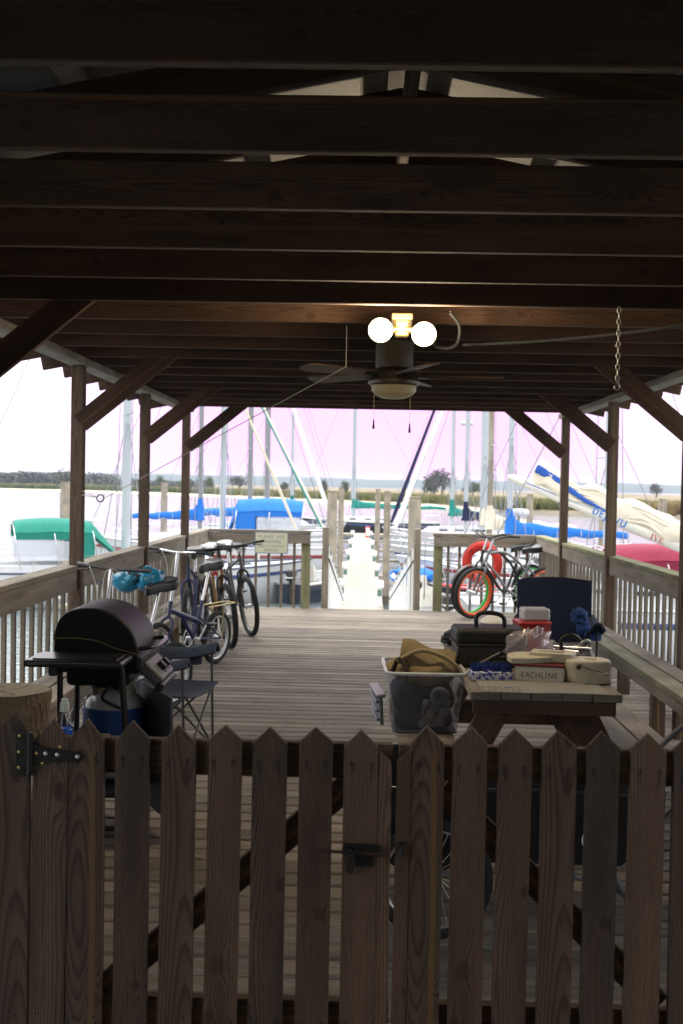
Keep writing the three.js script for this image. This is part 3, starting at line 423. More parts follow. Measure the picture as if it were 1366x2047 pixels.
  for (const s of [1, -1]) mesh('pedal', at(rbox(0.095, 0.026, 0.075, 0.008), s * 0.11, -s * 0.13, s * 0.125), M.black, cr);
  mesh('chain', [rod(bb.clone().add(V(0, 0.08, 0.05)), ra.clone().add(V(0, 0.04, 0.05)), 0.004, 0.004, 5), rod(bb.clone().add(V(0, -0.08, 0.05)), ra.clone().add(V(0, -0.04, 0.05)), 0.004, 0.004, 5), at(new THREE.TorusGeometry(0.04, 0.008, 6, 16), ra.x, ra.y, 0.05)], M.iron, b);
  if (o.rack) mesh('rack', [rod(V(ra.x - 0.22, R * 2 + 0.06, 0.06), V(st.x - 0.03, R * 2 + 0.06, 0.06), 0.006), rod(V(ra.x - 0.22, R * 2 + 0.06, -0.06), V(st.x - 0.03, R * 2 + 0.06, -0.06), 0.006), rod(V(ra.x - 0.22, R * 2 + 0.06, -0.06), V(ra.x - 0.22, R * 2 + 0.06, 0.06), 0.006), rod(V(ra.x, R * 2 + 0.06, -0.06), ra.clone().setZ(-0.06), 0.005), rod(V(ra.x, R * 2 + 0.06, 0.06), ra.clone().setZ(0.06), 0.005)], M.brass, b);
  if (o.fender) mesh('fender', [[fa, 0.3, 2.6], [ra, 0.5, 3.0]].map(([c, a0, a1]) => { const q = []; for (let i = 0; i <= 16; i++) { const a = lerp(a0, a1, i / 16); q.push(V(c.x + (R + 0.018) * Math.cos(a), c.y + (R + 0.018) * Math.sin(a), 0)); } return ttube(q, q.map(() => [0.004, 0.026]), 10); }), o.fender, b);
  if (o.basket) { const g = []; for (let k = 0; k < 4; k++) { const y = 0.74 + k * 0.06, w = 0.13 + k * 0.012; g.push(tube([V(-0.62, y, -w), V(-0.30, y, -w), V(-0.30, y, w), V(-0.62, y, w)], 0.004, 24, 5, true)); } for (let k = 0; k < 8; k++) { const x = -0.62 + k * 0.045; for (const z of [-1, 1]) g.push(rod(V(x, 0.74, z * 0.13), V(x, 0.92, z * 0.165), 0.003, 0.003, 5)); } for (let k = 0; k < 6; k++) g.push(rod(V(-0.62, 0.74, -0.13 + k * 0.052), V(-0.30, 0.74, -0.13 + k * 0.052), 0.003, 0.003, 5)); mesh('basket', g, M.iron, b); }
  if (o.reflector) mesh('reflector', at(rbox(0.02, 0.04, 0.05, 0.006), sad.x - 0.1, sad.y - 0.08, 0), mt(0.6, 0.02, 0.015, 0.3), b);
  if (o.light) mesh('headlight', at(new THREE.SphereGeometry(0.03, 12, 8), bar.x + 0.03, bar.y - 0.06, 0), M.white, b);
  return b;
}
const GL = 'bicycles parked along the left railing', GR = 'bicycles parked by the end railing';
const foldBlue = mt(0.008, 0.016, 0.085, 0.35), rd = Math.PI / 180;
const bag1 = bicycle('folding_bicycle', 'folding bicycle with a blue plastic bag over its saddle behind the grill', { style: 'fold', R: 0.25, wb: 1.0, frame: M.grey, group: GL, barMat: M.iron }, -1.58, 7.72, -116 * rd, -0.03);
{ // plastic bag tied over the saddle, gathered in the middle
  const p = P(281, 1160, 7.97), t = thing('plastic_bag', 'crumpled blue plastic bag tied over a bicycle saddle', 'bag', null, p);
  mesh('bag_side', at(blob(0.105, 0.10, 0.12, 61, 0.30, 3.0), 0.075, 0.0, 0), mp(0.02, 0.30, 0.52, 0.3, { transmission: 0.25, thickness: 0 }), t);
  mesh('bag_side', at(blob(0.10, 0.085, 0.12, 66, 0.34, 3.0), -0.09, -0.005, 0), mp(0.02, 0.27, 0.45, 0.3, { transmission: 0.25, thickness: 0 }), t);
  mesh('bag_knot', at(blob(0.03, 0.03, 0.05, 68, 0.3, 3.0, 3), -0.012, 0.02, 0.075), mp(0.008, 0.06, 0.12, 0.4), t);
}
bicycle('folding_bicycle', 'blue framed folding bicycle with tall silver handlebar stem', { style: 'fold', R: 0.25, wb: 1.02, frame: foldBlue, rack: true, group: GL, reflector: true }, -1.50, 9.75, -112 * rd, -0.04);
bicycle('mountain_bicycle', 'dark mountain bicycle with orange frame tubes and a knobbly front wheel', { style: 'mtb', R: 0.335, tyre: 0.03, frame: mt(0.22, 0.10, 0.02, 0.35), fork: M.black, group: GL, steer: 0.05 }, -1.50, 11.70, -72 * rd, 0.10);
bicycle('mountain_bicycle', 'silver and black mountain bicycle farthest along the left railing', { style: 'mtb', R: 0.335, tyre: 0.028, frame: mt(0.06, 0.06, 0.065, 0.35), fork: M.black, group: GL, light: true, steer: 0.04 }, -1.40, 12.62, -70 * rd, 0.12);
bicycle('mountain_bicycle', 'black mountain bicycle squeezed between the folding and orange bicycles', { style: 'mtb', R: 0.335, tyre: 0.028, frame: mt(0.015, 0.03, 0.09, 0.4), fork: mt(0.015, 0.03, 0.12, 0.4), group: GL }, -1.66, 11.15, -88 * rd, 0.06);
bicycle('cruiser_bicycle', 'silver cruiser bicycle with an orange rimmed front wheel', { style: 'cruiser', R: 0.335, tyre: 0.027, frame: mt(0.22, 0.22, 0.23, 0.4, { metalness: 0.5 }), rw: 0.008, rim: mt(0.75, 0.10, 0.015, 0.4), group: GR, barMat: M.black, steer: 0.25 }, 2.02, 14.36, 202 * rd, -0.08);
bicycle('cruiser_bicycle', 'green rimmed cruiser bicycle with a wire basket and red reflector', { style: 'cruiser', R: 0.335, tyre: 0.027, frame: M.black, rw: 0.006, rim: mt(0.02, 0.45, 0.06, 0.4), group: GR, basket: true, reflector: true, barMat: M.black, fender: M.black }, 2.10, 14.02, 215 * rd, -0.05).position.set(1.93, 0, -14.66);

// ------------------------------------------------------------------ camp chairs
function campChair(label, col, o, x, d, turn) {
  const c = thing('camp_chair', label, 'chair', null, V(x, 0, -d), turn), { w = 0.52, sh = 0.36, top = 0.72, arm = 0.55, dp = 0.23 } = o, h = w / 2, m = o.metal || M.grey;
  for (const s of [-1, 1]) {
    mesh('arm_post', rod(V(s * h, 0.02, dp), V(s * h * 1.04, arm, dp - 0.02), 0.009), m, c);
    mesh('back_pole', rod(V(s * h * 0.98, 0.02, -dp), V(s * h * 1.06, top, -dp - 0.14), 0.009), m, c);
    mesh('side_leg', rod(V(s * h, 0.02, dp), V(s * h, sh + 0.02, -dp), 0.008), m, c); mesh('side_leg', rod(V(s * h, 0.02, -dp), V(s * h, sh, dp), 0.008), m, c);
    mesh('cross_leg', rod(V(s * h, 0.02, dp), V(-s * h, sh, dp), 0.008), m, c); mesh('cross_leg', rod(V(s * h, 0.02, -dp), V(-s * h, sh, -dp), 0.008), m, c);
    mesh('foot', at(rbox(0.05, 0.024, 0.035, 0.008), s * h, 0.012, dp), M.black, c); mesh('foot', at(rbox(0.05, 0.024, 0.035, 0.008), s * h, 0.012, -dp), M.black, c);
    const am = mesh('armrest', cloth((u, v) => V(s * (h * 1.04 + (v - 0.5) * 0.085), arm + 0.012 - 0.05 * Math.sin(u * Math.PI) - 0.05 * Math.pow(2 * v - 1, 2), lerp(dp + 0.02, -dp - 0.10, u)), 14, 6, 0.02), col, c);
    if (s > 0) mesh('cup_holder', at(new THREE.CylinderGeometry(0.045, 0.04, 0.10, 16, 1, true), s * (h * 1.05), arm - 0.07, dp * 0.45), o.mesh || col, am);
  }
  mesh('seat', cloth((u, v) => V(lerp(-h, h, u), sh - 0.05 * Math.sin(u * Math.PI) * Math.sin(Math.PI * (0.15 + 0.85 * v)) + 0.02 * (1 - v) * 0, lerp(dp + 0.03, -dp, v)), 16, 14, 0.008).scale(1, 1, 1), col, c);
  mesh('backrest', cloth((u, v) => V(lerp(-h * 1.05, h * 1.05, u), lerp(sh + 0.05, top, v) + 0.02 * Math.sin(u * Math.PI) * v, -dp - 0.005 - 0.14 * v * (top - sh) / (top) - 0.05 * Math.sin(u * Math.PI)), 16, 12, 0.008), col, c);
  return c;
}
campChair('low grey-blue folding camp chair beside the grill', fabric(0.035, 0.045, 0.075), { w: 0.54, sh: 0.43, top: 0.86, arm: 0.65, metal: mt(0.10, 0.10, 0.11, 0.4, { metalness: 0.6 }) }, -1.19, 6.66, 80 * rd);
campChair('large navy camp chair standing behind the picnic table', fabric(0.006, 0.010, 0.032), { w: 0.54, sh: 0.42, top: 0.97, arm: 0.68, metal: M.iron, mesh: fabric(0.02, 0.06, 0.22) }, 1.50, 8.35, -6 * rd);
{ // crumpled blue jacket hung over the navy chair's arm
  const p = P(1158, 1232, 8.1), j = mesh('jacket', [at(blob(0.055, 0.06, 0.10, 71, 0.45, 3), 0.0, 0.0, 0), at(blob(0.045, 0.07, 0.08, 72, 0.45, 3), 0.02, -0.07, 0.02)], fabric(0.012, 0.04, 0.15)); j.position.copy(p); tag(j, 'crumpled blue jacket hanging on the navy chair arm', 'jacket');
}

// ------------------------------------------------------------------ gas grill and propane tank
{
  const t = thing('gas_grill', 'black lidded gas grill on a cart with a side shelf', 'grill', null, V(-1.235, 0, -5.3)), bl = mp(0.009, 0.009, 0.010, 0.5, { specularIntensity: 0.55, map: grime });
  // lid: rounded profile seen from its end, facing right (+x); the end cap towards the camera
  const s = new THREE.Shape(); s.moveTo(-0.20, 0); s.lineTo(-0.195, 0.10); s.quadraticCurveTo(-0.185, 0.185, -0.12, 0.205); s.quadraticCurveTo(0.0, 0.235, 0.10, 0.175); s.quadraticCurveTo(0.185, 0.12, 0.20, 0.015); s.lineTo(0.20, 0); s.lineTo(-0.20, 0);
  const lid = mesh('lid', new THREE.ExtrudeGeometry(s, { depth: 0.44, bevelEnabled: true, bevelSize: 0.016, bevelThickness: 0.022, bevelSegments: 4, curveSegments: 14 }).translate(0, 0, -0.22), bl, t); lid.position.set(0, 0.872, -0.02); lid.scale.set(0.93, 0.92, 0.95);
  mesh('lid_seam', tube([V(-0.2, 0.075, 0), V(-0.1, 0.078, 0), V(0.02, 0.062, 0), V(0.1, 0.03, 0), V(0.2, 0.005, 0)].map(v => v.add(V(0, 0, 0.243))), 0.0022, 30, 6), M.brass, lid);
  mesh('badge', at(rbox(0.003, 0.03, 0.06, 0.001), 0.115, 0.178, 0.05, 0, 0, 0.75), mt(0.05, 0.03, 0.02, 0.4), lid);
  mesh('lid_handle', [tube([V(0.19, 0.02, 0.19), V(0.27, 0.03, 0.19), V(0.285, 0.03, 0.15), V(0.285, 0.03, -0.15), V(0.27, 0.03, -0.19), V(0.19, 0.02, -0.19)], 0.011, 40)], M.blackgloss, lid);
  mesh('side_handle', tube([V(-0.20, 0.05, 0.06), V(-0.255, 0.04, 0.06), V(-0.255, 0.09, 0.02), V(-0.20, 0.10, 0.02)], 0.009, 24), M.black, lid);
  mesh('firebox', [at(rbox(0.44, 0.10, 0.50, 0.03, 3), 0, 0.83, -0.02), at(rbox(0.30, 0.09, 0.40, 0.03, 3), 0, 0.755, -0.02)], bl, t);
  mesh('side_shelf', [at(rbox(0.44, 0.032, 0.24, 0.012, 3), -0.035, 0.865, 0.37), at(rbox(0.38, 0.006, 0.19, 0.003), -0.03, 0.884, 0.37), at(rbox(0.04, 0.06, 0.2, 0.01), -0.14, 0.83, 0.33)], M.blackgloss, t);
  mesh('shelf_frame', [rod(V(-0.13, 0.84, 0.34), V(-0.13, 0.02, 0.30), 0.014), rod(V(-0.02, 0.84, -0.22), V(-0.06, 0.02, -0.20), 0.013)], M.black, t);
  mesh('cart_leg', rod(V(0.13, 0.86, 0.26), V(0.20, 0.03, 0.26), 0.016), M.black, t); mesh('cart_leg', rod(V(0.22, 0.80, -0.24), V(0.25, 0.03, -0.24), 0.014), M.black, t); mesh('cart_leg', rod(V(-0.20, 0.82, -0.24), V(-0.20, 0.03, -0.24), 0.014), M.black, t);
  mesh('lower_shelf', [at(rbox(0.44, 0.025, 0.52, 0.008), 0.02, 0.225, 0.02), rod(V(-0.13, 0.07, 0.3), V(0.2, 0.07, 0.27), 0.012)], M.black, t);
  const cp = mesh('control_panel', [at(rbox(0.13, 0.06, 0.30, 0.018, 3), 0, 0, 0)], M.grey, t); cp.position.set(0.25, 0.775, 0.02); cp.rotation.z = -0.75;
  mesh('panel_bumper', at(rbox(0.03, 0.05, 0.34, 0.014, 3), 0.075, -0.012, 0), M.black, cp);
  for (const z of [-0.07, 0.03]) mesh('knob', at(new THREE.CylinderGeometry(0.022, 0.026, 0.03, 18), 0.01, 0.04, z), M.black, cp);
  mesh('knob_panel', at(rbox(0.055, 0.006, 0.14, 0.002), 0.02, 0.031, -0.04), M.black, cp);
  const door = mesh('front_panel', at(rbox(0.02, 0.60, 0.46, 0.008), 0, 0, 0), mt(0.085, 0.09, 0.11, 0.5, { map: grime }), t); door.position.set(0.265, 0.385, 0.05); door.rotation.z = 0.03; door.rotation.y = 0.5;
  mesh('panel_rib', tube([V(0.013, -0.24, 0.16), V(0.013, -0.10, 0.10), V(0.013, -0.06, -0.02), V(0.013, -0.10, -0.16)], 0.006, 24), M.grey, door);
  mesh('wheel', at(new THREE.CylinderGeometry(0.075, 0.075, 0.03, 24).rotateX(Math.PI / 2), -0.20, 0.075, 0.33), M.rubber, t); mesh('wheel', at(new THREE.CylinderGeometry(0.075, 0.075, 0.03, 24).rotateX(Math.PI / 2), -0.20, 0.075, -0.27), M.rubber, t);
  mesh('gas_hose', tube([V(0.1, 0.74, 0.1), V(0.02, 0.66, 0.16), V(0.1, 0.60, 0.12), V(0.08, 0.58, 0.0)], 0.008, 30), M.black, t);
  mesh('grease_cup', [at(new THREE.CylinderGeometry(0.05, 0.045, 0.05, 20), -0.02, 0.655, 0.0), rod(V(-0.02, 0.68, 0), V(-0.02, 0.74, 0), 0.003)], mt(0.30, 0.26, 0.18, 0.5, { metalness: 0.5 }), t);
  const k = thing('propane_tank', 'grey propane tank with a blue band under the grill', 'tank', null, V(-1.19, 0.239, -5.32));
  mesh('tank_body', new THREE.LatheGeometry([[0, 0], [0.10, 0.0], [0.135, 0.03], [0.15, 0.08], [0.152, 0.30], [0.14, 0.37], [0.10, 0.41], [0.045, 0.43], [0, 0.432]].map(p => new THREE.Vector2(...p)), 36), mp(0.50, 0.52, 0.55, 0.35, { clearcoat: 0.3 }), k);
  mesh('blue_band', new THREE.LatheGeometry([[0.153, 0.10], [0.1545, 0.105], [0.1545, 0.345], [0.151, 0.35]].map(p => new THREE.Vector2(...p)), 36), mt(0.006, 0.06, 0.25, 0.4), k);
  mesh('tank_collar', new THREE.CylinderGeometry(0.095, 0.10, 0.09, 28, 1, true, 0.5, 4.6).translate(0, 0.45, 0), M.offwhite, k);
  mesh('tank_valve', [at(new THREE.CylinderGeometry(0.018, 0.018, 0.09, 12), 0, 0.46, 0), at(new THREE.CylinderGeometry(0.028, 0.028, 0.025, 14), 0, 0.515, 0), rod(V(0, 0.47, 0), V(0.06, 0.48, 0.02), 0.015)], M.iron, k);
}
{ // board leaning behind the grill
  const p = P(268, 1232, 7.2), b = mesh('seat_panel', rbox(0.20, 0.40, 0.02, 0.006), mt(0.09, 0.10, 0.13, 0.6, { map: grime })); b.position.set(p.x, 0.82 - 0.12, p.z); b.rotation.set(-0.12, 0.5, -0.18); tag(b, 'flat blue-grey panel standing upright behind the grill', 'panel');
  b.position.y = 0.455 + 0.21; b.position.x = -1.76;
}
// ------------------------------------------------------------------ low table with a log and a bottle at the left edge
{
  const c = P(70, 1500, 4.25), H = 0.645, t = thing('side_table', 'small dark wooden stand behind the left gate post', 'table', null, V(c.x, 0, -4.25));
  mesh('table_top', wbox(0.50, 0.03, 0.42, 'x'), M.post, t).position.y = H - 0.015; for (const sx of [-0.21, 0.21]) for (const sz of [-0.17, 0.17]) mesh('leg', wbox(0.045, H - 0.031, 0.045, 'y'), M.post, t).position.set(sx, (H - 0.031) / 2, sz);
  const lp = P(2, 1395, 4.2), lg = thing('log', 'sawn log round with cracked pale end grain at the left edge', 'log', null, V(lp.x, H, -4.27));
  const N = 40, R0 = a => 0.155 * (1 + 0.08 * Math.sin(a * 2 + 1) + 0.05 * Math.sin(a * 5 + 2)), h = lp.y - H + 0.02;
  const bark = mt(0.22, 0.155, 0.095, 0.95, { map: grime, bumpMap: tex(256, 128, (x, y) => { const a = vn(x / 5, y / 30, 4, 0) * 0.7 + 0.3 * vn(x / 2, y / 9, 9); return [a, a, a]; }, false), bumpScale: 0.01 });
  mesh('bark', grid((u, v) => { const a = -u * 6.2832, r = R0(a) * (1 + 0.03 * Math.sin(v * 9 + a * 3)); return V(r * Math.cos(a), v * h, r * Math.sin(a)); }, N, 8, 2), bark, lg);
  const rings = tex(256, 256, (x, y) => { const dx = (x - 118) / 128, dy = (y - 132) / 128, r = Math.hypot(dx, dy), a = Math.atan2(dy, dx), q = r * 26 + 2 * fbm(x / 30, y / 30, 3, 3), f = q - Math.floor(q); let L = 0.75 - 0.22 * smooth(0.4, 1, f) + 0.25 * (fbm(x / 9, y / 9, 13, 4) - 0.5); for (const k of [0.6, 2.2, 3.9, 5.1]) L *= 1 - 0.6 * (1 - smooth(0.004, 0.02, Math.abs(Math.sin((a - k + 0.25 * Math.sin(r * 7)) / 2)) * r * 0.7)) * smooth(0.08, 0.3, r); return [L, L * 0.93, L * 0.82]; });
  const cap = new THREE.Shape(); for (let i = 0; i <= N; i++) { const a = i / N * 6.2832; i ? cap.lineTo(R0(a) * Math.cos(a), -R0(a) * Math.sin(a)) : cap.moveTo(R0(a) * Math.cos(a), -R0(a) * Math.sin(a)); }
  const cg = new THREE.ShapeGeometry(cap, 4), cu = cg.attributes.uv, cpn = cg.attributes.position; for (let i = 0; i < cu.count; i++) cu.setXY(i, 0.5 + cpn.getX(i) * 2.9, 0.5 + cpn.getY(i) * 2.9); cg.rotateX(-Math.PI / 2).translate(0, h, 0);
  mesh('end_grain', cg, mt(0.78, 0.75, 0.70, 0.9, { map: rings }), lg);
  const bp = P(129, 1450, 4.15), bo = thing('spray_bottle', 'clear bottle half filled with blue liquid by the log', 'bottle', null, V(bp.x, H, -4.15)), S = 0.033;
  const prof = [[0, 0.001], [S * 0.9, 0.001], [S, 0.012], [S, 0.085], [S * 0.92, 0.11], [S * 0.6, 0.142], [S * 0.46, 0.155]];
  mesh('bottle_body', new THREE.LatheGeometry(prof.map(p => new THREE.Vector2(...p)), 28), M.clear, bo);
  mesh('liquid', new THREE.LatheGeometry([[0, 0.004], [S * 0.86, 0.004], [S * 0.95, 0.014], [S * 0.95, 0.082], [S * 0.9, 0.090], [0, 0.090]].map(p => new THREE.Vector2(...p)), 28), mp(0.01, 0.10, 0.55, 0.2), bo);
  mesh('cap', [at(new THREE.CylinderGeometry(S * 0.52, S * 0.58, 0.032, 20), 0, 0.170, 0), at(new THREE.CylinderGeometry(S * 0.36, S * 0.45, 0.016, 16), 0, 0.193, 0)], mt(0.62, 0.68, 0.60, 0.4), bo);
}
// ------------------------------------------------------------------ dock cart behind the right gate
{
  const t = thing('dock_cart', 'black dock cart with spoked wheels behind the right gate', 'cart', null, V(0.60, 0, -4.38)), th = 0.012;
  const w0 = 0.47, w1 = 0.545, zb = 0.27, zt = 0.335, y0 = 0.27, y1 = 0.56;
  const panel = (a, b, c, d) => { const n = b.clone().sub(a).cross(d.clone().sub(a)).normalize().multiplyScalar(th), q = [a, b, c, d], r = q.map(p => p.clone().sub(n)); const polys = [q, r]; for (let i = 0; i < 4; i++) polys.push([q[i], q[(i + 1) % 4], r[(i + 1) % 4], r[i]]); const ctr = V(); [...q, ...r].forEach(p => ctr.add(p)); return solid(polys, 'x', { ...WIDE, row: 0, c: ctr.divideScalar(8) }); };
  mesh('tub', [panel(V(-w0, y0, zb), V(w0, y0, zb), V(w1, y1, zt), V(-w1, y1, zt)), panel(V(w0, y0, -zb), V(-w0, y0, -zb), V(-w1, y1, -zt), V(w1, y1, -zt)), panel(V(w0, y0, zb), V(w0, y0, -zb), V(w1, y1, -zt), V(w1, y1, zt)), panel(V(-w0, y0, -zb), V(-w0, y0, zb), V(-w1, y1, zt), V(-w1, y1, -zt)), panel(V(-w0, y0 + 0.012, zb), V(w0, y0 + 0.012, zb), V(w0, y0 + 0.012, -zb), V(-w0, y0 + 0.012, -zb))], mt(0.008, 0.008, 0.009, 0.5), t);
  mesh('rim', [tube([V(-w1, y1, zt), V(w1, y1, zt), V(w1, y1, -zt), V(-w1, y1, -zt)].flatMap((p, i, a) => { const q = a[(i + 1) % 4]; return [p.clone().lerp(q, 0.04), p.clone().lerp(q, 0.5), p.clone().lerp(q, 0.96)]; }), 0.011, 90, 8, true)], M.blackgloss, t);
  { const cv = document.createElement('canvas'); cv.width = cv.height = 128; const g = cv.getContext('2d'); g.fillStyle = '#0a0a0a'; g.fillRect(0, 0, 128, 128); g.fillStyle = '#e8e8e4'; g.font = '122px sans-serif'; g.textAlign = 'center'; g.textBaseline = 'middle'; g.fillText('G', 66, 70); const tx = new THREE.CanvasTexture(cv); tx.colorSpace = THREE.SRGBColorSpace; const p = P(1178, 1675, 4.07); const m = mesh('letter', rbox(0.115, 0.12, 0.004, 0.001), mt(1, 1, 1, 0.6, { map: tx }), t); m.position.set(p.x - 0.60, p.y, 0.317); m.rotation.x = 0.21; }
  for (const z of [0.33, -0.33]) { const w = new THREE.Group(); w.name = 'wheel'; t.add(w); w.position.set(-0.31, 0.225, z > 0 ? 0.30 : -0.30); w.position.z = z * 1.02; const sp = []; for (let i = 0; i < 20; i++) { const a = i / 20 * 6.2832; sp.push(rod(V(0.02 * Math.cos(a + 1), 0.02 * Math.sin(a + 1), 0), V(0.19 * Math.cos(a), 0.19 * Math.sin(a), 0), 0.0016, 0.0016, 4)); } mesh('tyre', new THREE.TorusGeometry(0.205, 0.02, 10, 36), M.rubber, w); mesh('rim', new THREE.TorusGeometry(0.184, 0.009, 6, 36), M.alu, w); mesh('spokes', sp, M.alu, w).userData.kind = 'stuff'; mesh('hub', new THREE.CylinderGeometry(0.022, 0.022, 0.05, 12).rotateX(Math.PI / 2), M.rust, w); }
  mesh('axle', rod(V(-0.31, 0.225, -0.35), V(-0.31, 0.225, 0.35), 0.011), M.iron, t);
  for (const z of [-0.26, 0.26]) mesh('frame_tube', tube([V(-0.48, 0.42, z), V(-0.31, 0.235, z), V(0.1, 0.24, z), V(0.42, 0.16, z), V(0.5, 0.013, z)], 0.013, 40), M.grey, t);
  mesh('handle', tube([V(0.40, 0.26, 0.26), V(0.60, 0.50, 0.28), V(0.80, 0.70, 0.27), V(0.84, 0.72, 0), V(0.80, 0.70, -0.27), V(0.60, 0.50, -0.28), V(0.40, 0.26, -0.26)], 0.0125, 60), M.grey, t);
  mesh('stand', tube([V(0.36, 0.26, 0.28), V(0.44, 0.12, 0.29), V(0.46, 0.014, 0.29), V(0.44, 0.013, -0.29), V(0.36, 0.26, -0.28)], 0.012, 50), M.grey, t);
}

// ------------------------------------------------------------------ picnic table and what lies on it
const TX = 0.865, TD0 = 5.03, TD1 = 6.85, TY = 0.745;
{
  const t = thing('picnic_table', 'weathered wooden picnic table with attached side benches', 'table', null, V(TX, 0, -(TD0 + TD1) / 2)), L = TD1 - TD0, h = L / 2;
  for (let i = 0; i < 5; i++) mesh('table_board', wbox(0.136, 0.038, L + rr(-0.01, 0.01), 'z'), M.tabletop, t).position.set(-0.28 + i * 0.14, TY - 0.019, 0);
  for (const z of [h - 0.04, -h + 0.04]) mesh('end_cleat', wbox(0.66, 0.066, 0.038, 'x'), M.table, t).position.set(-0.005, TY - 0.073, z);
  for (const s of [-1, 1]) for (const k of [0, 1]) mesh('bench_board', wbox(0.138, 0.038, L - 0.15, 'z'), M.tabletop, t).position.set(s * (0.455 + k * 0.145), 0.431, -0.06);
  for (const z of [h - 0.28, -h + 0.28]) {
    mesh('bench_support', wbox(1.36, 0.14, 0.038, 'x'), M.table, t).position.set(0, 0.341, z);
    for (const s of [-1, 1]) wbeam(V(s * 0.16, 0.705, z + 0.039), V(s * 0.52, 0.012, z + 0.039), 0.14, 0.038, M.table, 'leg', t);
  }
}
const onT = (px, d) => V(X(px, d, 1340), TY + 0.001, -d);
{ // newspaper pages spread at the front of the table
  const cv = document.createElement('canvas'); cv.width = 512; cv.height = 192; const g = cv.getContext('2d'); g.fillStyle = '#8e8b84'; g.fillRect(0, 0, 512, 192);
  for (let c = 0; c < 7; c++) for (let r = 0; r < 30; r++) { g.fillStyle = r % 9 === 0 ? '#222228' : '#55545a'; g.fillRect(10 + c * 72, 8 + r * 6, 40 + 22 * hash(c, r, 3), r % 9 === 0 ? 4 : 2); }
  g.fillStyle = '#7d4a3c'; g.fillRect(150, 60, 70, 40); g.fillStyle = '#45607e'; g.fillRect(300, 30, 90, 50);
  const tx = new THREE.CanvasTexture(cv); tx.colorSpace = THREE.SRGBColorSpace;
  const m = mesh('newspaper', cloth((u, v) => V(lerp(-0.28, 0.30, u), 0.004 + 0.006 * fbm(u * 5, v * 5, 4, 3) + (v < 0.08 ? -0.006 * (1 - v / 0.08) : 0), lerp(0.165, -0.2, v)), 24, 14, 0.002), mt(1, 1, 1, 0.9, { map: tx })); m.position.copy(onT(1075, 5.19)); tag(m, 'printed newspaper sheet spread on the front of the table', 'paper');
}
{ // black tool case
  const p = onT(975, 5.82), t = thing('tool_case', 'black hard tool case with an upright carrying handle', 'case', null, p, 0.06);
  mesh('case_base', at(rbox(0.365, 0.115, 0.24, 0.02, 3), 0, 0.058, 0), mt(0.055, 0.055, 0.05, 0.6, { map: grime }), t);
  mesh('case_lid', [at(rbox(0.375, 0.085, 0.25, 0.025, 3), 0, 0.160, 0), at(rbox(0.38, 0.012, 0.254, 0.005), 0, 0.118, 0)], mt(0.012, 0.013, 0.015, 0.6), t);
  mesh('handle', tube([V(-0.068, 0.195, 0.03), V(-0.07, 0.255, 0.03), V(-0.05, 0.275, 0.03), V(0.05, 0.27, 0.03), V(0.075, 0.25, 0.03), V(0.078, 0.195, 0.03)], 0.012, 40), M.black, t);
  mesh('latch', at(rbox(0.15, 0.018, 0.012, 0.004), 0, 0.190, 0.12), mt(0.10, 0.08, 0.05, 0.5), t);
}
{ const p = onT(940, 6.55), t = mesh('black_bag', [at(blob(0.13, 0.05, 0.10, 81, 0.4, 2.6), -0.02, 0.06, 0), at(blob(0.10, 0.055, 0.09, 83, 0.35, 2.6), 0.14, 0.085, 0), at(blob(0.07, 0.035, 0.07, 85, 0.4, 3), -0.11, 0.04, 0.05)], mt(0.012, 0.013, 0.017, 0.65)); t.position.copy(p); tag(t, 'lumpy black bag behind the tool case', 'bag'); }
{ const p = onT(985, 6.15), t = thing('paint_tub', 'round white and yellow tub behind the tool case handle', 'tub', null, p); mesh('tub_body', at(new THREE.CylinderGeometry(0.072, 0.065, 0.185, 28), 0, 0.093, 0), mt(0.70, 0.60, 0.04, 0.45), t); mesh('lid', new THREE.LatheGeometry([[0, 0.225], [0.04, 0.22], [0.066, 0.205], [0.076, 0.188], [0.076, 0.178], [0, 0.178]].map(q => new THREE.Vector2(...q)), 28), M.white, t); }
{ // red carton and the silver block on it
  const p = onT(1061, 6.3), t = thing('red_tub', 'red square tub with a pale rim behind the plastic bag', 'tub', null, p, 0.12);
  const s = (w, y) => w; mesh('tub_body', new THREE.CylinderGeometry(0.125, 0.105, 0.17, 4, 1).rotateY(Math.PI / 4).translate(0, 0.085, 0), mt(0.30, 0.012, 0.018, 0.4), t); mesh('rim', at(rbox(0.185, 0.014, 0.185, 0.005), 0, 0.176, 0), mt(0.45, 0.05, 0.05, 0.4), t);
  mesh('side_stripe', at(rbox(0.012, 0.12, 0.06, 0.003), -0.094, 0.09, 0.02), M.white, t);
  const b = mesh('silver_block', rbox(0.155, 0.072, 0.12, 0.014, 3), mt(0.52, 0.54, 0.56, 0.5, { map: grime, metalness: 0.3 })); b.position.copy(p).add(V(0.015, 0.22, 0)); b.rotation.y = 0.1; tag(b, 'silver grey brick-shaped pack on top of the red tub', 'pack');
}
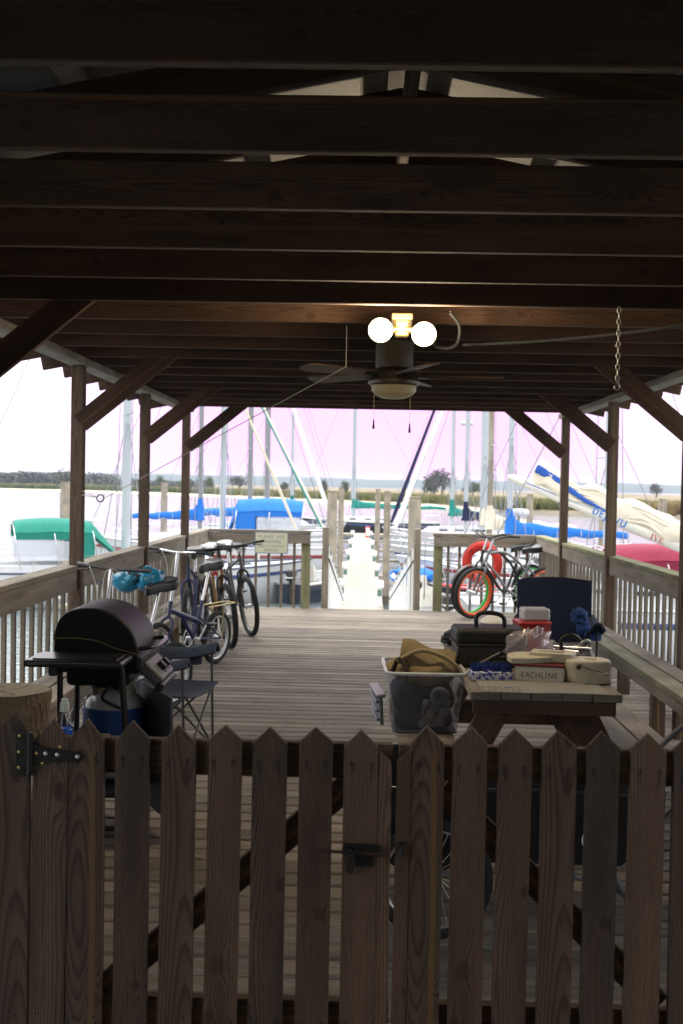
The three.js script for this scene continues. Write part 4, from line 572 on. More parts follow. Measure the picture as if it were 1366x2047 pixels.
{ // blue brush block
  const p = onT(981, 5.36), t = thing('scrub_pad', 'blue and white patterned scrub pad at the table corner', 'pad', null, p, 0.05), dots = tex(128, 32, (x, y) => { const e = hash(Math.floor(x / 7), Math.floor(y / 7), 5) > 0.72; return e ? [0.05, 0.06, 0.35] : [0.6, 0.6, 0.66]; });
  mesh('pad_base', at(rbox(0.205, 0.045, 0.12, 0.01), 0, 0.023, 0), mt(1, 1, 1, 0.8, { map: dots }), t);
  const tf = []; for (let i = 0; i < 160; i++) { const x = rr(-0.095, 0.095), z = rr(-0.05, 0.05); tf.push(rod(V(x, 0.044, z), V(x + rr(-0.008, 0.008), 0.075 + rr(-0.008, 0.006), z + rr(-0.008, 0.008)), 0.006, 0.004, 5)); }
  mesh('pile', tf, fabric(0.02, 0.05, 0.26), t).userData.kind = 'stuff';
  const k = thing('black_tool', 'black handled tool lying behind the scrub pad', 'tool', null, onT(985, 5.52), 0.2); mesh('handle', [rod(V(-0.10, 0.03, 0), V(0.04, 0.10, 0), 0.016), rod(V(0.0, 0.08, 0.0), V(0.12, 0.085, 0.03), 0.013), at(new THREE.SphereGeometry(0.02, 12, 8), 0.09, 0.105, 0.02)], M.black, k); mesh('blade', rod(V(-0.10, 0.03, 0), V(-0.15, 0.008, 0.02), 0.006), M.alu, k);
}
{ // white box with hand lettering, cream parts on it
  const p = onT(1078, 5.42), t = thing('lettered_box', 'low white box lettered in black with a dark red top edge', 'box', null, p, -0.16);
  const cv = document.createElement('canvas'); cv.width = 512; cv.height = 160; const g = cv.getContext('2d'); g.fillStyle = '#d8d4c4'; g.fillRect(0, 0, 512, 160); g.fillStyle = '#15120f'; g.font = '92px sans-serif'; g.textAlign = 'center'; g.textBaseline = 'middle'; g.save(); g.translate(262, 84); g.scale(1.02, 1); g.fillText('EACHLINE', 0, 0); g.restore();
  const tx = new THREE.CanvasTexture(cv); tx.colorSpace = THREE.SRGBColorSpace;
  mesh('box_body', at(rbox(0.235, 0.075, 0.24, 0.004), 0, 0.038, 0), mt(0.70, 0.67, 0.58, 0.7, { map: grime }), t);
  mesh('lettering', at(new THREE.PlaneGeometry(0.215, 0.062), -0.002, 0.037, 0.1215), mt(1, 1, 1, 0.7, { map: tx }), t);
  mesh('lid_edge', at(rbox(0.242, 0.012, 0.247, 0.004), 0, 0.081, 0), mt(0.14, 0.02, 0.02, 0.6), t);
  const pl = (name, label, g2, x, y, z, ry, rx) => { const m = mesh(name, g2, M.cream); m.position.copy(p).add(V(x, y, z)); m.rotation.set(rx, ry, 0); tag(m, label, 'fitting'); };
  const s = new THREE.Shape(); s.moveTo(-0.13, -0.05); s.quadraticCurveTo(-0.14, 0.06, -0.06, 0.08); s.lineTo(0.12, 0.06); s.quadraticCurveTo(0.15, 0.0, 0.10, -0.05); s.quadraticCurveTo(0.0, -0.09, -0.13, -0.05); const h1 = new THREE.Path(); h1.absellipse(-0.05, 0.01, 0.045, 0.03, 0, 6.2832); s.holes.push(h1);
  const E = (sh, d) => new THREE.ExtrudeGeometry(sh, { depth: d, bevelEnabled: true, bevelSize: 0.004, bevelThickness: 0.004, bevelSegments: 2, curveSegments: 12 }).rotateX(-Math.PI / 2);
  pl('cream_bracket', 'flat cream bracket with an oval hole on the lettered box', E(s, 0.02), -0.035, 0.096, 0.02, 0.25, 0.06);
  const s2 = new THREE.Shape(); s2.moveTo(-0.1, -0.07); s2.lineTo(0.1, -0.07); s2.quadraticCurveTo(0.12, 0, 0.1, 0.07); s2.lineTo(-0.1, 0.07); s2.lineTo(-0.1, -0.07); const h2 = new THREE.Path(); h2.moveTo(-0.07, -0.035); h2.lineTo(0.06, -0.035); h2.lineTo(0.06, 0.04); h2.lineTo(-0.07, 0.04); s2.holes.push(h2);
  pl('cream_tray', 'open cream tray tilted on the right of the lettered box', E(s2, 0.035), 0.065, 0.094, -0.01, -0.3, -0.02);
}
{ // cream cleat-like housing with a chromed lever
  const p = onT(1172, 5.35), t = thing('winch_housing', 'cream moulded housing with a chrome lever at the table edge', 'housing', null, p, -0.12);
  const s = new THREE.Shape(); s.moveTo(-0.09, -0.02); s.quadraticCurveTo(-0.10, 0.08, -0.02, 0.085); s.lineTo(0.07, 0.07); s.quadraticCurveTo(0.115, 0.03, 0.10, -0.04); s.quadraticCurveTo(0.03, -0.09, -0.05, -0.07); s.quadraticCurveTo(-0.085, -0.06, -0.09, -0.02); const hl = new THREE.Path(); hl.moveTo(-0.03, -0.02); hl.lineTo(0.05, -0.035); hl.lineTo(0.06, 0.03); hl.lineTo(-0.01, 0.05); s.holes.push(hl);
  mesh('housing_body', new THREE.ExtrudeGeometry(s, { depth: 0.085, bevelEnabled: true, bevelSize: 0.012, bevelThickness: 0.014, bevelSegments: 3, curveSegments: 14 }).rotateX(-Math.PI / 2).translate(0, 0.014, 0), M.cream, t);
  mesh('housing_floor', at(rbox(0.10, 0.01, 0.10, 0.003), 0.01, 0.04, 0), M.grey, t);
  const l = mesh('lever', rod(V(-0.035, 0.085, 0.095), V(0.075, 0.062, 0.125), 0.008, 0.006, 12), M.chrome, t); mesh('lever_knob', at(new THREE.SphereGeometry(0.014, 14, 10), -0.042, 0.087, 0.093), mt(0.03, 0.006, 0.006, 0.3), l); mesh('lever_tip', at(new THREE.CylinderGeometry(0.009, 0.009, 0.02, 12).rotateZ(1.3), 0.08, 0.061, 0.127), M.galv, l);
}
{ // clear plastic bag standing crumpled
  const p = onT(1052, 5.66), g = blob(0.10, 0.085, 0.045, 91, 0.6, 3.2, 5); const q = g.attributes.position; for (let i = 0; i < q.count; i++) { const y = q.getY(i); q.setX(i, q.getX(i) + 0.45 * y); if (y < -0.06) q.setY(i, -0.06 + (y + 0.06) * 0.1); } mergeV(g);
  const m = mesh('clear_bag', g, mp(0.92, 0.87, 0.90, 0.2, { transmission: 0.85, thickness: 0 })); m.position.copy(p).add(V(0.0, 0.13, 0)); tag(m, 'crumpled clear plastic bag behind the lettered box', 'bag');
}
{ const p = onT(1140, 5.95), t = thing('metal_fittings', 'heap of chromed metal rods and fittings on the table', 'fittings', null, p); for (let i = 0; i < 9; i++) mesh('rod', rod(V(rr(-0.09, -0.02), 0.015 + i * 0.0095, rr(-0.08, 0.06)), V(rr(0.03, 0.11), 0.012 + i * 0.011, rr(-0.08, 0.08)), 0.009, 0.006, 10), i % 3 ? M.chrome : M.iron, t); mesh('fitting', tube([V(-0.05, 0.05, 0), V(-0.05, 0.13, 0.01), V(0.0, 0.15, 0.01), V(0.05, 0.12, 0), V(0.05, 0.04, 0)], 0.01, 30), M.black, t); mesh('fitting', at(new THREE.TorusGeometry(0.03, 0.01, 8, 20), 0.07, 0.10, 0.03, 0.6, 0.4, 0), M.galv, t); }
{ const p = onT(1152, 5.62), t = thing('small_carton', 'tiny red and white carton behind the cream housing', 'box', null, p, 0.4); mesh('carton', at(rbox(0.05, 0.075, 0.035, 0.002), 0, 0.038, 0), mt(0.5, 0.02, 0.03, 0.6), t); mesh('carton_band', at(rbox(0.052, 0.03, 0.037, 0.002), 0, 0.05, 0), M.white, t); }
// ------------------------------------------------------------------ storage tote on the near end of the left bench
{
  const bx = TX - 0.535, d = 5.66, t = thing('storage_tote', 'clear plastic storage tote full of cloth on the picnic bench', 'tote', null, V(bx, 0.4515, -d), 0.03), W0 = 0.165, W1 = 0.195, D0 = 0.21, D1 = 0.25, H = 0.30, th = 0.004;
  const wall = (f) => f, tote = mp(0.90, 0.93, 0.98, 0.12, { transmission: 0.94, thickness: 0 });
  const ring = (k, y) => { const q = []; const w = lerp(W0, W1, k), dd = lerp(D0, D1, k), r = 0.045; for (let c = 0; c < 4; c++) { const sx = [1, -1, -1, 1][c], sz = [1, 1, -1, -1][c]; for (let i = 0; i <= 5; i++) { const a = (c * 90 + i * 18) * rd; q.push(V(sx * (w - r) + r * Math.cos(a), y, sz * (dd - r) + r * Math.sin(a))); } } q.push(q[0].clone()); return q; };
  const rings = []; for (let i = 0; i <= 6; i++) rings.push(ring(i / 6, 0.004 + i / 6 * H));
  mesh('tote_wall', grid((u, v) => rings[Math.round(v * 6)][Math.round(u * 24)], 24, 6), tote, t);
  mesh('tote_bottom', at(rbox(W0 * 1.96, 0.008, D0 * 1.96, 0.004), 0, 0.006, 0), mt(0.03, 0.035, 0.045, 0.5), t);
  mesh('tote_rim', new THREE.TubeGeometry(new THREE.CatmullRomCurve3(ring(1.03, H + 0.004).slice(0, 24), true), 96, 0.009, 8, true), mp(0.75, 0.78, 0.82, 0.35, { transmission: 0.3, thickness: 0 }), t);
  const b = (name, label, cat, g, m, x, y, z, rx = 0, ry = 0, rz = 0) => { const o = mesh(name, g, m); o.position.set(bx + x, 0.4515 + y, -d + z); o.rotation.set(rx, ry, rz); tag(o, label, cat); };
  b('folded_cloth', 'dark navy cloth packed into the clear tote', 'cloth', mergeGeometries([crumple(rbox(0.295, 0.10, 0.37, 0.04, 8), 0.010, 14, 3), crumple(at(rbox(0.31, 0.11, 0.39, 0.045, 8), 0, 0.10, 0), 0.010, 14, 6)].map(prep)).translate(0, 0.065, 0), fabric(0.008, 0.010, 0.022), 0, 0.0, 0);
  b('rolled_towel', 'grey rolled towel pressed against the tote front', 'towel', mergeGeometries([at(new THREE.TorusGeometry(0.032, 0.018, 10, 24), 0.075, 0.185, 0.196), at(new THREE.TorusGeometry(0.012, 0.011, 8, 16), 0.075, 0.185, 0.198), cloth((u, v) => V(lerp(0.0, 0.13, u) - 0.03 * v, lerp(0.16, 0.03, v), 0.186 + 0.012 * Math.sin(u * 14 + v * 5) + 0.010 * Math.sin(v * 17 - u * 6)), 20, 16, 0.012)].map(prep)), fabric(0.13, 0.13, 0.15), 0, 0, 0);
  // tan canvas holdall folded over the top
  const tan = fabric(0.27, 0.20, 0.10);
  const hd = thing('canvas_bag', 'tan canvas bag with leather trim lying on top of the tote', 'bag', null, V(bx, 0.4515 + 0.29, -d));
  mesh('bag_body', [at(blob(0.17, 0.075, 0.20, 31, 0.25, 2.0, 5), 0.0, 0.0, 0), at(blob(0.10, 0.05, 0.16, 33, 0.3, 2.4, 4), 0.07, 0.04, -0.02)], tan, hd);
  mesh('bag_flap', cloth((u, v) => { const a = lerp(-0.5, 2.2, v); return V(lerp(-0.10, 0.17, u) - 0.03 * v, 0.03 + 0.085 * Math.cos(a * 0.8) + 0.01 * Math.sin(u * 9) - 0.18 * (u) * 0.4 + 0.03, 0.06 + 0.13 * Math.sin(a * 0.7) - 0.05); }, 16, 14, 0.01), tan, hd);
  mesh('bag_trim', tube([V(-0.14, 0.06, 0.15), V(-0.02, 0.115, 0.14), V(0.1, 0.085, 0.15), V(0.175, 0.03, 0.15)], 0.011, 30), fabric(0.42, 0.33, 0.18), hd);
  mesh('bag_strap', tube([V(-0.16, 0.0, 0.12), V(-0.13, 0.07, 0.15), V(-0.09, 0.02, 0.19), V(-0.10, -0.05, 0.20)], 0.012, 24), fabric(0.05, 0.03, 0.015), hd);
  // lid standing at the tote's left
  const lid = thing('tote_lid', 'grey moulded tote lid leaning at the left of the tote', 'lid', null, V(bx - 0.235, 0.4515, -d - 0.12), 0.1); mesh('lid_panel', at(rbox(0.02, 0.155, 0.34, 0.008), 0, 0.078, 0), mt(0.20, 0.22, 0.26, 0.4), lid); for (const y of [0.03, 0.075, 0.12]) mesh('lid_rib', at(rbox(0.035, 0.016, 0.32, 0.006), -0.01, y, 0), mt(0.24, 0.26, 0.30, 0.4), lid); mesh('lid_edge', at(rbox(0.05, 0.02, 0.345, 0.008), 0, 0.151, 0), mt(0.24, 0.26, 0.3, 0.4), lid);
  lid.position.x = bx - 0.222; lid.rotation.z = 0.06;
}
// ------------------------------------------------------------------ sign and life ring on the end railing
{
  const p = P(543, 1085, DEND - 0.12), W = 0.455, H = 0.295, t = thing('warning_sign', 'small sign reading PLEASE USE HANDRAIL on the end railing', 'sign', null, V(p.x, p.y, -DEND + 0.05 + 0.068));
  const cv = document.createElement('canvas'); cv.width = 480; cv.height = 312; const g = cv.getContext('2d'); g.fillStyle = '#c4c2a6'; g.fillRect(0, 0, 480, 312); g.strokeStyle = '#5f7396'; g.lineWidth = 11; g.beginPath(); g.roundRect ? g.roundRect(7, 7, 466, 298, 24) : g.rect(7, 7, 466, 298); g.stroke(); g.fillStyle = '#5a6c8c'; g.textAlign = 'center'; g.textBaseline = 'middle';
  const line = (s, y, px, w) => { g.font = px + 'px sans-serif'; const m = g.measureText(s).width || 300; g.save(); g.translate(240, y); g.scale(w / m, 1); g.fillText(s, 0, 0); g.restore(); };
  line('PLEASE  USE', 70, 66, 380); line('HANDRAIL', 138, 66, 300); line('RAMP IS SLIPPERY', 206, 46, 390); line('WHEN WET', 262, 46, 210);
  const tx = new THREE.CanvasTexture(cv); tx.colorSpace = THREE.SRGBColorSpace;
  const s = new THREE.Shape(); const r = 0.022, w = W / 2, h = H / 2; s.moveTo(-w + r, -h); s.lineTo(w - r, -h); s.quadraticCurveTo(w, -h, w, -h + r); s.lineTo(w, h - r); s.quadraticCurveTo(w, h, w - r, h); s.lineTo(-w + r, h); s.quadraticCurveTo(-w, h, -w, h - r); s.lineTo(-w, -h + r); s.quadraticCurveTo(-w, -h, -w + r, -h);
  const eg = new THREE.ExtrudeGeometry(s, { depth: 0.003, bevelEnabled: false }), uv = eg.attributes.uv, ep = eg.attributes.position; for (let i = 0; i < uv.count; i++) uv.setXY(i, ep.getX(i) / W + 0.5, ep.getY(i) / H + 0.5);
  mesh('sign_plate', eg, mt(1, 1, 1, 0.55, { map: tx }), t); for (const x of [-0.2, 0.2]) mesh('screw', at(new THREE.SphereGeometry(0.006, 8, 6), x, 0, 0.004), M.alu, t);
}
{
  const p = P(964, 1125, DEND - 0.16), t = thing('life_ring', 'orange life ring hung on the end railing', 'life ring', null, V(p.x, p.y, -DEND + 0.05 + 0.13)), om = mt(0.80, 0.045, 0.03, 0.5, { map: grime });
  t.rotation.y = -0.3;
  mesh('ring', new THREE.TorusGeometry(0.215, 0.062, 18, 56).scale(1, 1.06, 0.8), om, t);
  for (const a of [0.78, 2.36, 3.93, 5.50]) mesh('band', at(new THREE.TorusGeometry(0.063, 0.006, 8, 24).rotateY(Math.PI / 2).rotateZ(a).scale(1, 1, 0.85), 0.215 * Math.cos(a), 0.228 * Math.sin(a), 0), M.rust, t);
  mesh('grab_rope', tube([0, 1, 2, 3, 4, 5, 6, 7].map(i => { const a = i * 0.7854 + 0.78, r = i % 2 ? 0.305 : 0.275; return V(r * Math.cos(a), r * 1.06 * Math.sin(a), 0.02); }), 0.006, 80, 6, true), M.rope, t);
}

// ------------------------------------------------------------------ gangway, floating dock, pilings
const WATER = -2.52, DOCK = -2.10;
{
  const g = thing('gangway', 'sloping gangway with metal handrails down to the dock', 'gangway'), d0 = DEND + 0.05, d1 = 28.5, x0 = X(648, DEND) + 0.02, x1 = X(838, DEND) - 0.02, xm = (x0 + x1) / 2, y0 = -0.05, y1 = DOCK + 0.06;
  const at_ = k => V(0, lerp(y0, y1, k), -lerp(d0, d1, k)), n = 92, pg = [1, 2, 3, 4].map(() => wbox(x1 - x0 - 0.1, 0.03, 0.138, 'x'));
  for (let i = 0; i < n; i++) { const p = at_((i + 0.5) / n), m = mesh('plank', pg[i % 4], M.deck[i % 4], g); m.position.set(xm, p.y, p.z); m.rotation.x = -Math.atan((y0 - y1) / (d1 - d0)); }
  for (const [x, s] of [[x0, -1], [x1, 1]]) {
    mesh('stringer', rod(V(x, y0 - 0.05, -d0), V(x, y1 - 0.02, -d1), 0.05, 0.05, 8), M.galv, g);
    mesh('handrail', rod(V(x, y0 + 1.02, -d0), V(x, y1 + 1.02, -d1), 0.022, 0.022, 10), M.galv, g);
    mesh('grab_rail', rod(V(x - s * 0.05, y0 + 0.72, -d0), V(x - s * 0.05, y1 + 0.72, -d1), 0.014, 0.014, 8), M.iron, g);
    mesh('newel_post', wbox(0.09, 1.22, 0.09, 'y'), M.pile, g).position.set(x - s * 0.0, 0.50, -d0 - 0.01);
    for (let k = 0; k < 9; k++) { const p = at_((k + 0.75) / 9); mesh('rail_post', BALG(), M.white, g).position.set(x, p.y + 0.5, p.z); }
  }
}
function BALG() { return BALG.g || (BALG.g = rbox(0.05, 1.0, 0.05, 0.006, 1)); }
{
  const dk = thing('floating_dock', 'bleached floating dock walkway running out between the boats', 'dock'), x0 = -0.66, w = 1.34, dA = 26.5, dB = 87, pg = [1, 2, 3, 4, 5].map(() => wbox(w, 0.035, 0.142, 'x'));
  const n = Math.floor((dB - dA) / 0.146), many = [];
  for (let i = 0; i < n; i++) { const z = -(dA + 0.073 + i * 0.146); if (i < 200) { const m = mesh('plank', pg[i % 5], M.dock, dk); m.position.set(0.0, DOCK - 0.018 + rr(-0.002, 0.002), z); } else many.push(at(pg[i % 5], 0, DOCK - 0.018, z)); }
  mesh('far_planks', many, M.dock, dk).userData.kind = 'stuff';
  for (const s of [-1, 1]) { mesh('fender_board', wbox(0.05, 0.22, dB - dA, 'z'), M.pile, dk).position.set(s * (w / 2 + 0.028), DOCK - 0.10, -(dA + dB) / 2); for (let d = dA + 1.2; d < dB; d += 4) mesh('float', at(rbox(0.5, 0.4, 2.4, 0.05), s * 0.4, DOCK - 0.27, -d - 1), M.black, dk); }
  const fg = [1, 2, 3].map(() => wbox(8.4, 0.12, 0.7, 'x'));
  let fi = 0; for (const [s, d] of [[-1, 33.4], [-1, 42.3], [-1, 52], [-1, 64], [-1, 76], [1, 30.2], [1, 39.2], [1, 47], [1, 57], [1, 66], [1, 77]]) { const f = mesh('finger_pier', fg[fi++ % 3], M.pile, dk); f.position.set(s * (w / 2 + 4.3), DOCK - 0.08, -d); }
  const th = mesh('cross_head', wbox(26, 0.16, 1.6, 'x'), M.dock, dk); th.position.set(0, DOCK - 0.10, -dB - 0.9);
  // power pedestals along both edges
  const ped = (s, d, i) => { const t = thing('power_pedestal', 'white power pedestal on the ' + (s < 0 ? 'left' : 'right') + ' dock edge, number ' + ['one', 'two', 'three', 'four', 'five'][i] + ' from the ramp', 'pedestal', 'power pedestals along the dock', V(s * 0.60, DOCK, -d)); mesh('pedestal_body', at(rbox(0.17, 0.62, 0.17, 0.02), 0, 0.311, 0), M.white, t); mesh('pedestal_head', at(rbox(0.26, 0.22, 0.24, 0.03), 0, 0.70, 0), M.white, t); mesh('outlet_box', at(rbox(0.15, 0.20, 0.04, 0.01), 0, 0.45, 0.095), mt(0.10, 0.18, 0.15, 0.5), t); };
  [35, 42.5, 51, 61, 73].forEach((d, i) => { ped(-1, d, i); ped(1, d - 0.6, i); });
  const b = thing('fire_box', 'small red box at the far end of the dock', 'box', null, V(0.45, DOCK, -81)); mesh('box_body', at(rbox(0.35, 0.8, 0.3, 0.03), 0, 0.401, 0), mt(0.6, 0.03, 0.02, 0.5), b); mesh('box_door', at(rbox(0.28, 0.6, 0.02, 0.01), 0, 0.42, 0.155), M.white, b);
}
function piling(label, px, topy, d, w) { // square weathered mooring post, driven into the bed
  const p = P(px, topy, d), h = p.y - WATER + 1.6, t = thing('piling', label, 'piling', 'mooring pilings', V(p.x, WATER - 1.6, -d));
  mesh('shaft', wbox(w, h, w, 'y', { ...WIDE, rowW: w * 1.05 }, 0.03), M.pile, t).position.y = h / 2; mesh('cap', wbox(w * 0.99, 0.05, w * 0.99, 'x', { ...WIDE, rowW: w * 1.2 }, 0.02), M.rail, t).position.y = h + 0.026;
}
piling('thick piling just left of the ramp, near the sign', 665, 984, 31, 0.28);
piling('slender piling behind the thick left piling', 683, 977, 45, 0.23);
piling('thick piling just right of the ramp rail', 830, 997, 29.5, 0.33);
piling('piling on the right dock edge with a tall pale shaft', 775, 984, 39, 0.24);
piling('thinner piling on the right, second from the ramp', 756, 980, 52, 0.25);
piling('piling behind the green canopied boat', 131, 965, 47, 0.36);
piling('piling between the second and third left posts', 329, 966, 56, 0.30);
piling('piling below the raised boom on the right', 1060, 920 + 70, 46, 0.25);
piling('yellowish piling standing beyond the right railing', 1325, 1000, 42, 0.28);
piling('piling behind the last right porch post', 1205, 1000, 47, 0.26);

// ------------------------------------------------------------------ boats
function hullGeo(L, B, F) {
  const b = s => B / 2 * (s < 0.5 ? lerp(0.70, 1, Math.sin(s / 0.5 * Math.PI / 2)) : Math.pow(Math.max(0, Math.cos((s - 0.5) / 0.5 * Math.PI / 2)), 0.72)), sh = s => F * (1 + 0.28 * Math.pow((s - 0.4) / 0.6, 2) * (s > 0.4 ? 1 : 0.3));
  const pt = (s, t, side) => { const z = b(s) * Math.pow(Math.max(0, 1 - Math.pow(t, 2.6)), 0.55); return V(-L / 2 + L * s - (t * 0.10 * L * smooth(0.6, 1, s)) + t * 0.05 * L * (1 - smooth(0, 0.25, s)), lerp(sh(s), -0.4, t), side * z); };
  const side = k => grid((u, v) => pt(u, k > 0 ? 1 - v : v, k), 26, 9);
  const tr = grid((u, v) => { const t = v, p = pt(0, t, 1); return V(p.x, p.y, lerp(p.z, -p.z, u)); }, 8, 9);
  return { hull: [side(1), side(-1), tr], deck: grid((u, v) => V(-L / 2 + L * u, sh(u) + 0.05 * (1 - Math.pow(2 * v - 1, 2)) - 0.02, -b(u) * (2 * v - 1)), 26, 6), b, sh, pt };
}
function trunk(x0, x1, w0, w1, y0, h, rake = 0.3) { // cabin block, wide end at x0
  const k = 0.82, a = [V(x0, y0, w0), V(x1, y0, w1), V(x1, y0, -w1), V(x0, y0, -w0)], b = [V(x0 + rake * 0.2, y0 + h, w0 * k), V(x1 - rake, y0 + h * 0.86, w1 * k), V(x1 - rake, y0 + h * 0.86, -w1 * k), V(x0 + rake * 0.2, y0 + h, -w0 * k)];
  const polys = [a, b]; for (let i = 0; i < 4; i++) polys.push([a[i], a[(i + 1) % 4], b[(i + 1) % 4], b[i]]);
  const c = V(); [...a, ...b].forEach(p => c.add(p)); return solid(polys, 'x', { ...WIDE, row: 0, c: c.divideScalar(8) });
}
const STRIPES = [mt(0.02, 0.04, 0.14, 0.4), mt(0.02, 0.02, 0.022, 0.4), mt(0.20, 0.02, 0.02, 0.4)];
function sailboat(label, o, mx, d, turn, group = 'sailboats moored in the marina') { // mx: where the mast stands; bow along +x of the boat
  const { L = 11.5, B = 3.5, F = 1.15, mast = 13, mr = 0.11, ms = 0.60, hull = M.gel, toe = M.gel, cover = null, jib = null, boomL = 4.2, cab = 0.55 } = o;
  const H = hullGeo(L, B, F), xm = -L / 2 + L * ms, c = Math.cos(turn), sn = Math.sin(turn);
  const t = thing('sailboat', label, 'sailboat', group, V(mx - xm * c, WATER + (o.dy || 0), -d + xm * sn), turn);
  mesh('hull', H.hull, hull, t); mesh('deck', H.deck, M.gel, t);
  for (const k of [1, -1]) { const q = []; for (let i = 0; i <= 20; i++) q.push(H.pt(i / 20, 0, k).add(V(0, 0.03, 0))); mesh('toe_rail', tube(q, 0.035, 40, 6), toe, t); }
  if (o.stripe !== 0) for (const k of [1, -1]) { const q = []; for (let i = 0; i <= 20; i++) q.push(H.pt(i / 20, 0.16, k).add(V(0, 0, k * 0.008))); mesh('hull_stripe', ttube(q, q.map(() => [0.07, 0.012]), 8), o.stripe || STRIPES[Math.floor(hash(Math.round(d * 3), 1, 4) * 3)], t); }
  const y0 = F - 0.02;
  const cb = mesh('cabin', [trunk(-L * 0.16, L * 0.26, B * 0.31, B * 0.20, y0 + 0.0, cab, 0.7)], o.cabin || M.gel, t);
  for (const k of [1, -1]) for (let i = 0; i < 3; i++) mesh('portlight', at(rbox(0.55, 0.15, 0.03, 0.02), -L * 0.11 + i * L * 0.105, y0 + cab * 0.5, k * (lerp(B * 0.31, B * 0.20, (0.05 + i * 0.105) / 0.42) * 0.905 + 0.0), k * 0.12, k * 0.09 * 1), M.glassy, cb);
  mesh('companion_hatch', at(rbox(0.05, cab * 0.75, 0.62, 0.02), -L * 0.16 - 0.01, y0 + cab * 0.5, 0), M.glassy, cb); mesh('foredeck_hatch', at(rbox(0.6, 0.05, 0.6, 0.02), L * 0.30, H.sh(0.8) + 0.05, 0), M.glassy, t);
  for (const k of [1, -1]) for (const s of [0.3, 0.5, 0.7]) { const p = H.pt(s, 0, k); mesh('fender', rod(p.clone().add(V(0, -0.75, k * 0.13)), p.clone().add(V(0, -0.25, k * 0.13)), 0.11, 0.11, 10), s === 0.5 ? M.blue : M.offwhite, t); }
  mesh('coaming', [at(rbox(L * 0.22, 0.30, 0.14, 0.05), -L * 0.29, y0 + 0.14, B * 0.27), at(rbox(L * 0.22, 0.30, 0.14, 0.05), -L * 0.29, y0 + 0.14, -B * 0.27)], M.gel, t);
  const my0 = y0 + (o.deckMast ? 0 : cab * 0.7), top = V(xm, y0 + mast, 0);
  const mm = mesh('mast', [ttube([V(xm, my0, 0), V(xm, y0 + mast * 0.6, 0), top], [[mr, mr * 0.8], [mr, mr * 0.8], [mr * 0.8, mr * 0.65]], 12)], o.mastMat || M.spar, t);
  for (const f of [0.36, 0.68]) mesh('spreader', rod(V(xm, y0 + mast * f, -B * 0.30), V(xm, y0 + mast * f, B * 0.30), 0.03, 0.03, 6), M.spar, mm);
  const by = y0 + cab + 0.75, be = V(xm - boomL, by + (o.boomUp || 0.05), 0);
  if (!o.noBoom) { mesh('boom', rod(V(xm - 0.08, by, 0), be, 0.065, 0.06, 10), M.spar, t); mesh('mainsheet', rod(be.clone().add(V(0.3, 0, 0)), V(xm - boomL + 0.3, y0 + 0.3, 0), 0.012, 0.012, 5), M.wire, t); }
  if (cover) { const q = [], r = []; for (let i = 0; i <= 16; i++) { const k = i / 16; q.push(V(xm + 0.02 - boomL * k, by + lerp(0.30, 0.05, Math.pow(k, 0.35)) - 0.03 * Math.sin(k * 20), 0)); r.push([lerp(0.46, 0.12, Math.pow(k, 0.32)) + 0.015 * Math.sin(k * 41), lerp(0.17, 0.11, k)]); } mesh('sail_cover', [crumple(ttube(q, r, 14), 0.045, 3.0, 5), ttube([V(xm, by - 0.1, 0), V(xm, by + 0.5, 0), V(xm, by + 1.0, 0)], [0.2, 0.19, 0.12], 12)], cover, t); mesh('cover_tie', [0.2, 0.4, 0.6, 0.8].map(k => at(new THREE.TorusGeometry(lerp(0.2, 0.13, k), 0.012, 5, 18).rotateY(Math.PI / 2), xm - boomL * k, by + 0.06, 0)), M.offwhite, t); }
  const bow = H.pt(1, 0, 1).setZ(0).add(V(-0.15, 0.1, 0)), st = V(-L / 2 + 0.1, H.sh(0) + 0.1, 0), wr = 0.016;
  const jt = V(xm + 0.1, y0 + mast * (o.frac || 0.97), 0);
  mesh('rigging', [rod(st, top, wr, wr, 5), rod(bow, jt, wr, wr, 5), ...[-1, 1].flatMap(k => [rod(V(xm - 0.1, H.sh(ms), k * H.b(ms) * 0.95), V(xm, y0 + mast * 0.68, k * B * 0.30), wr, wr, 5), rod(V(xm, y0 + mast * 0.68, k * B * 0.30), top, wr, wr, 5), rod(V(xm + 0.5, H.sh(ms), k * H.b(ms) * 0.9), V(xm, y0 + mast * 0.36, 0), wr, wr, 5), rod(V(xm - 0.7, H.sh(ms), k * H.b(ms) * 0.93), V(xm, y0 + mast * 0.36, 0), wr, wr, 5)])], M.wire, t);
  if (jib) { const q = [], r = []; for (let i = 0; i <= 10; i++) { const k = i / 10; q.push(bow.clone().lerp(jt, 0.04 + 0.9 * k)); r.push(lerp(0.12, 0.045, k) * (i === 0 ? 0.6 : 1) * (o.jr || 1)); } mesh('furled_jib', ttube(q, r, 10), jib, t); if (o.jib2) mesh('jib_cover_strip', ttube(q.map(p => p.clone().add(V(-0.06, 0, 0.07))), r.map(a => a * 0.5), 8), o.jib2, t); }
  const st_ = [], ll = []; for (const k of [1, -1]) { let prev = null; for (let i = 0; i <= 9; i++) { const s = 0.03 + 0.93 * i / 9, p = H.pt(s, 0, k).multiply(V(1, 1, 0.95)), q = p.clone().add(V(0, 0.62, 0)); st_.push(rod(p, q, 0.013, 0.013, 5)); if (prev) { ll.push(rod(prev, q, 0.006, 0.006, 4), rod(prev.clone().add(V(0, -0.3, 0)), q.clone().add(V(0, -0.3, 0)), 0.006, 0.006, 4)); } prev = q; } }
  mesh('stanchions', st_, M.chrome, t).userData.kind = 'stuff'; mesh('lifelines', ll, M.wire, t).userData.kind = 'stuff';
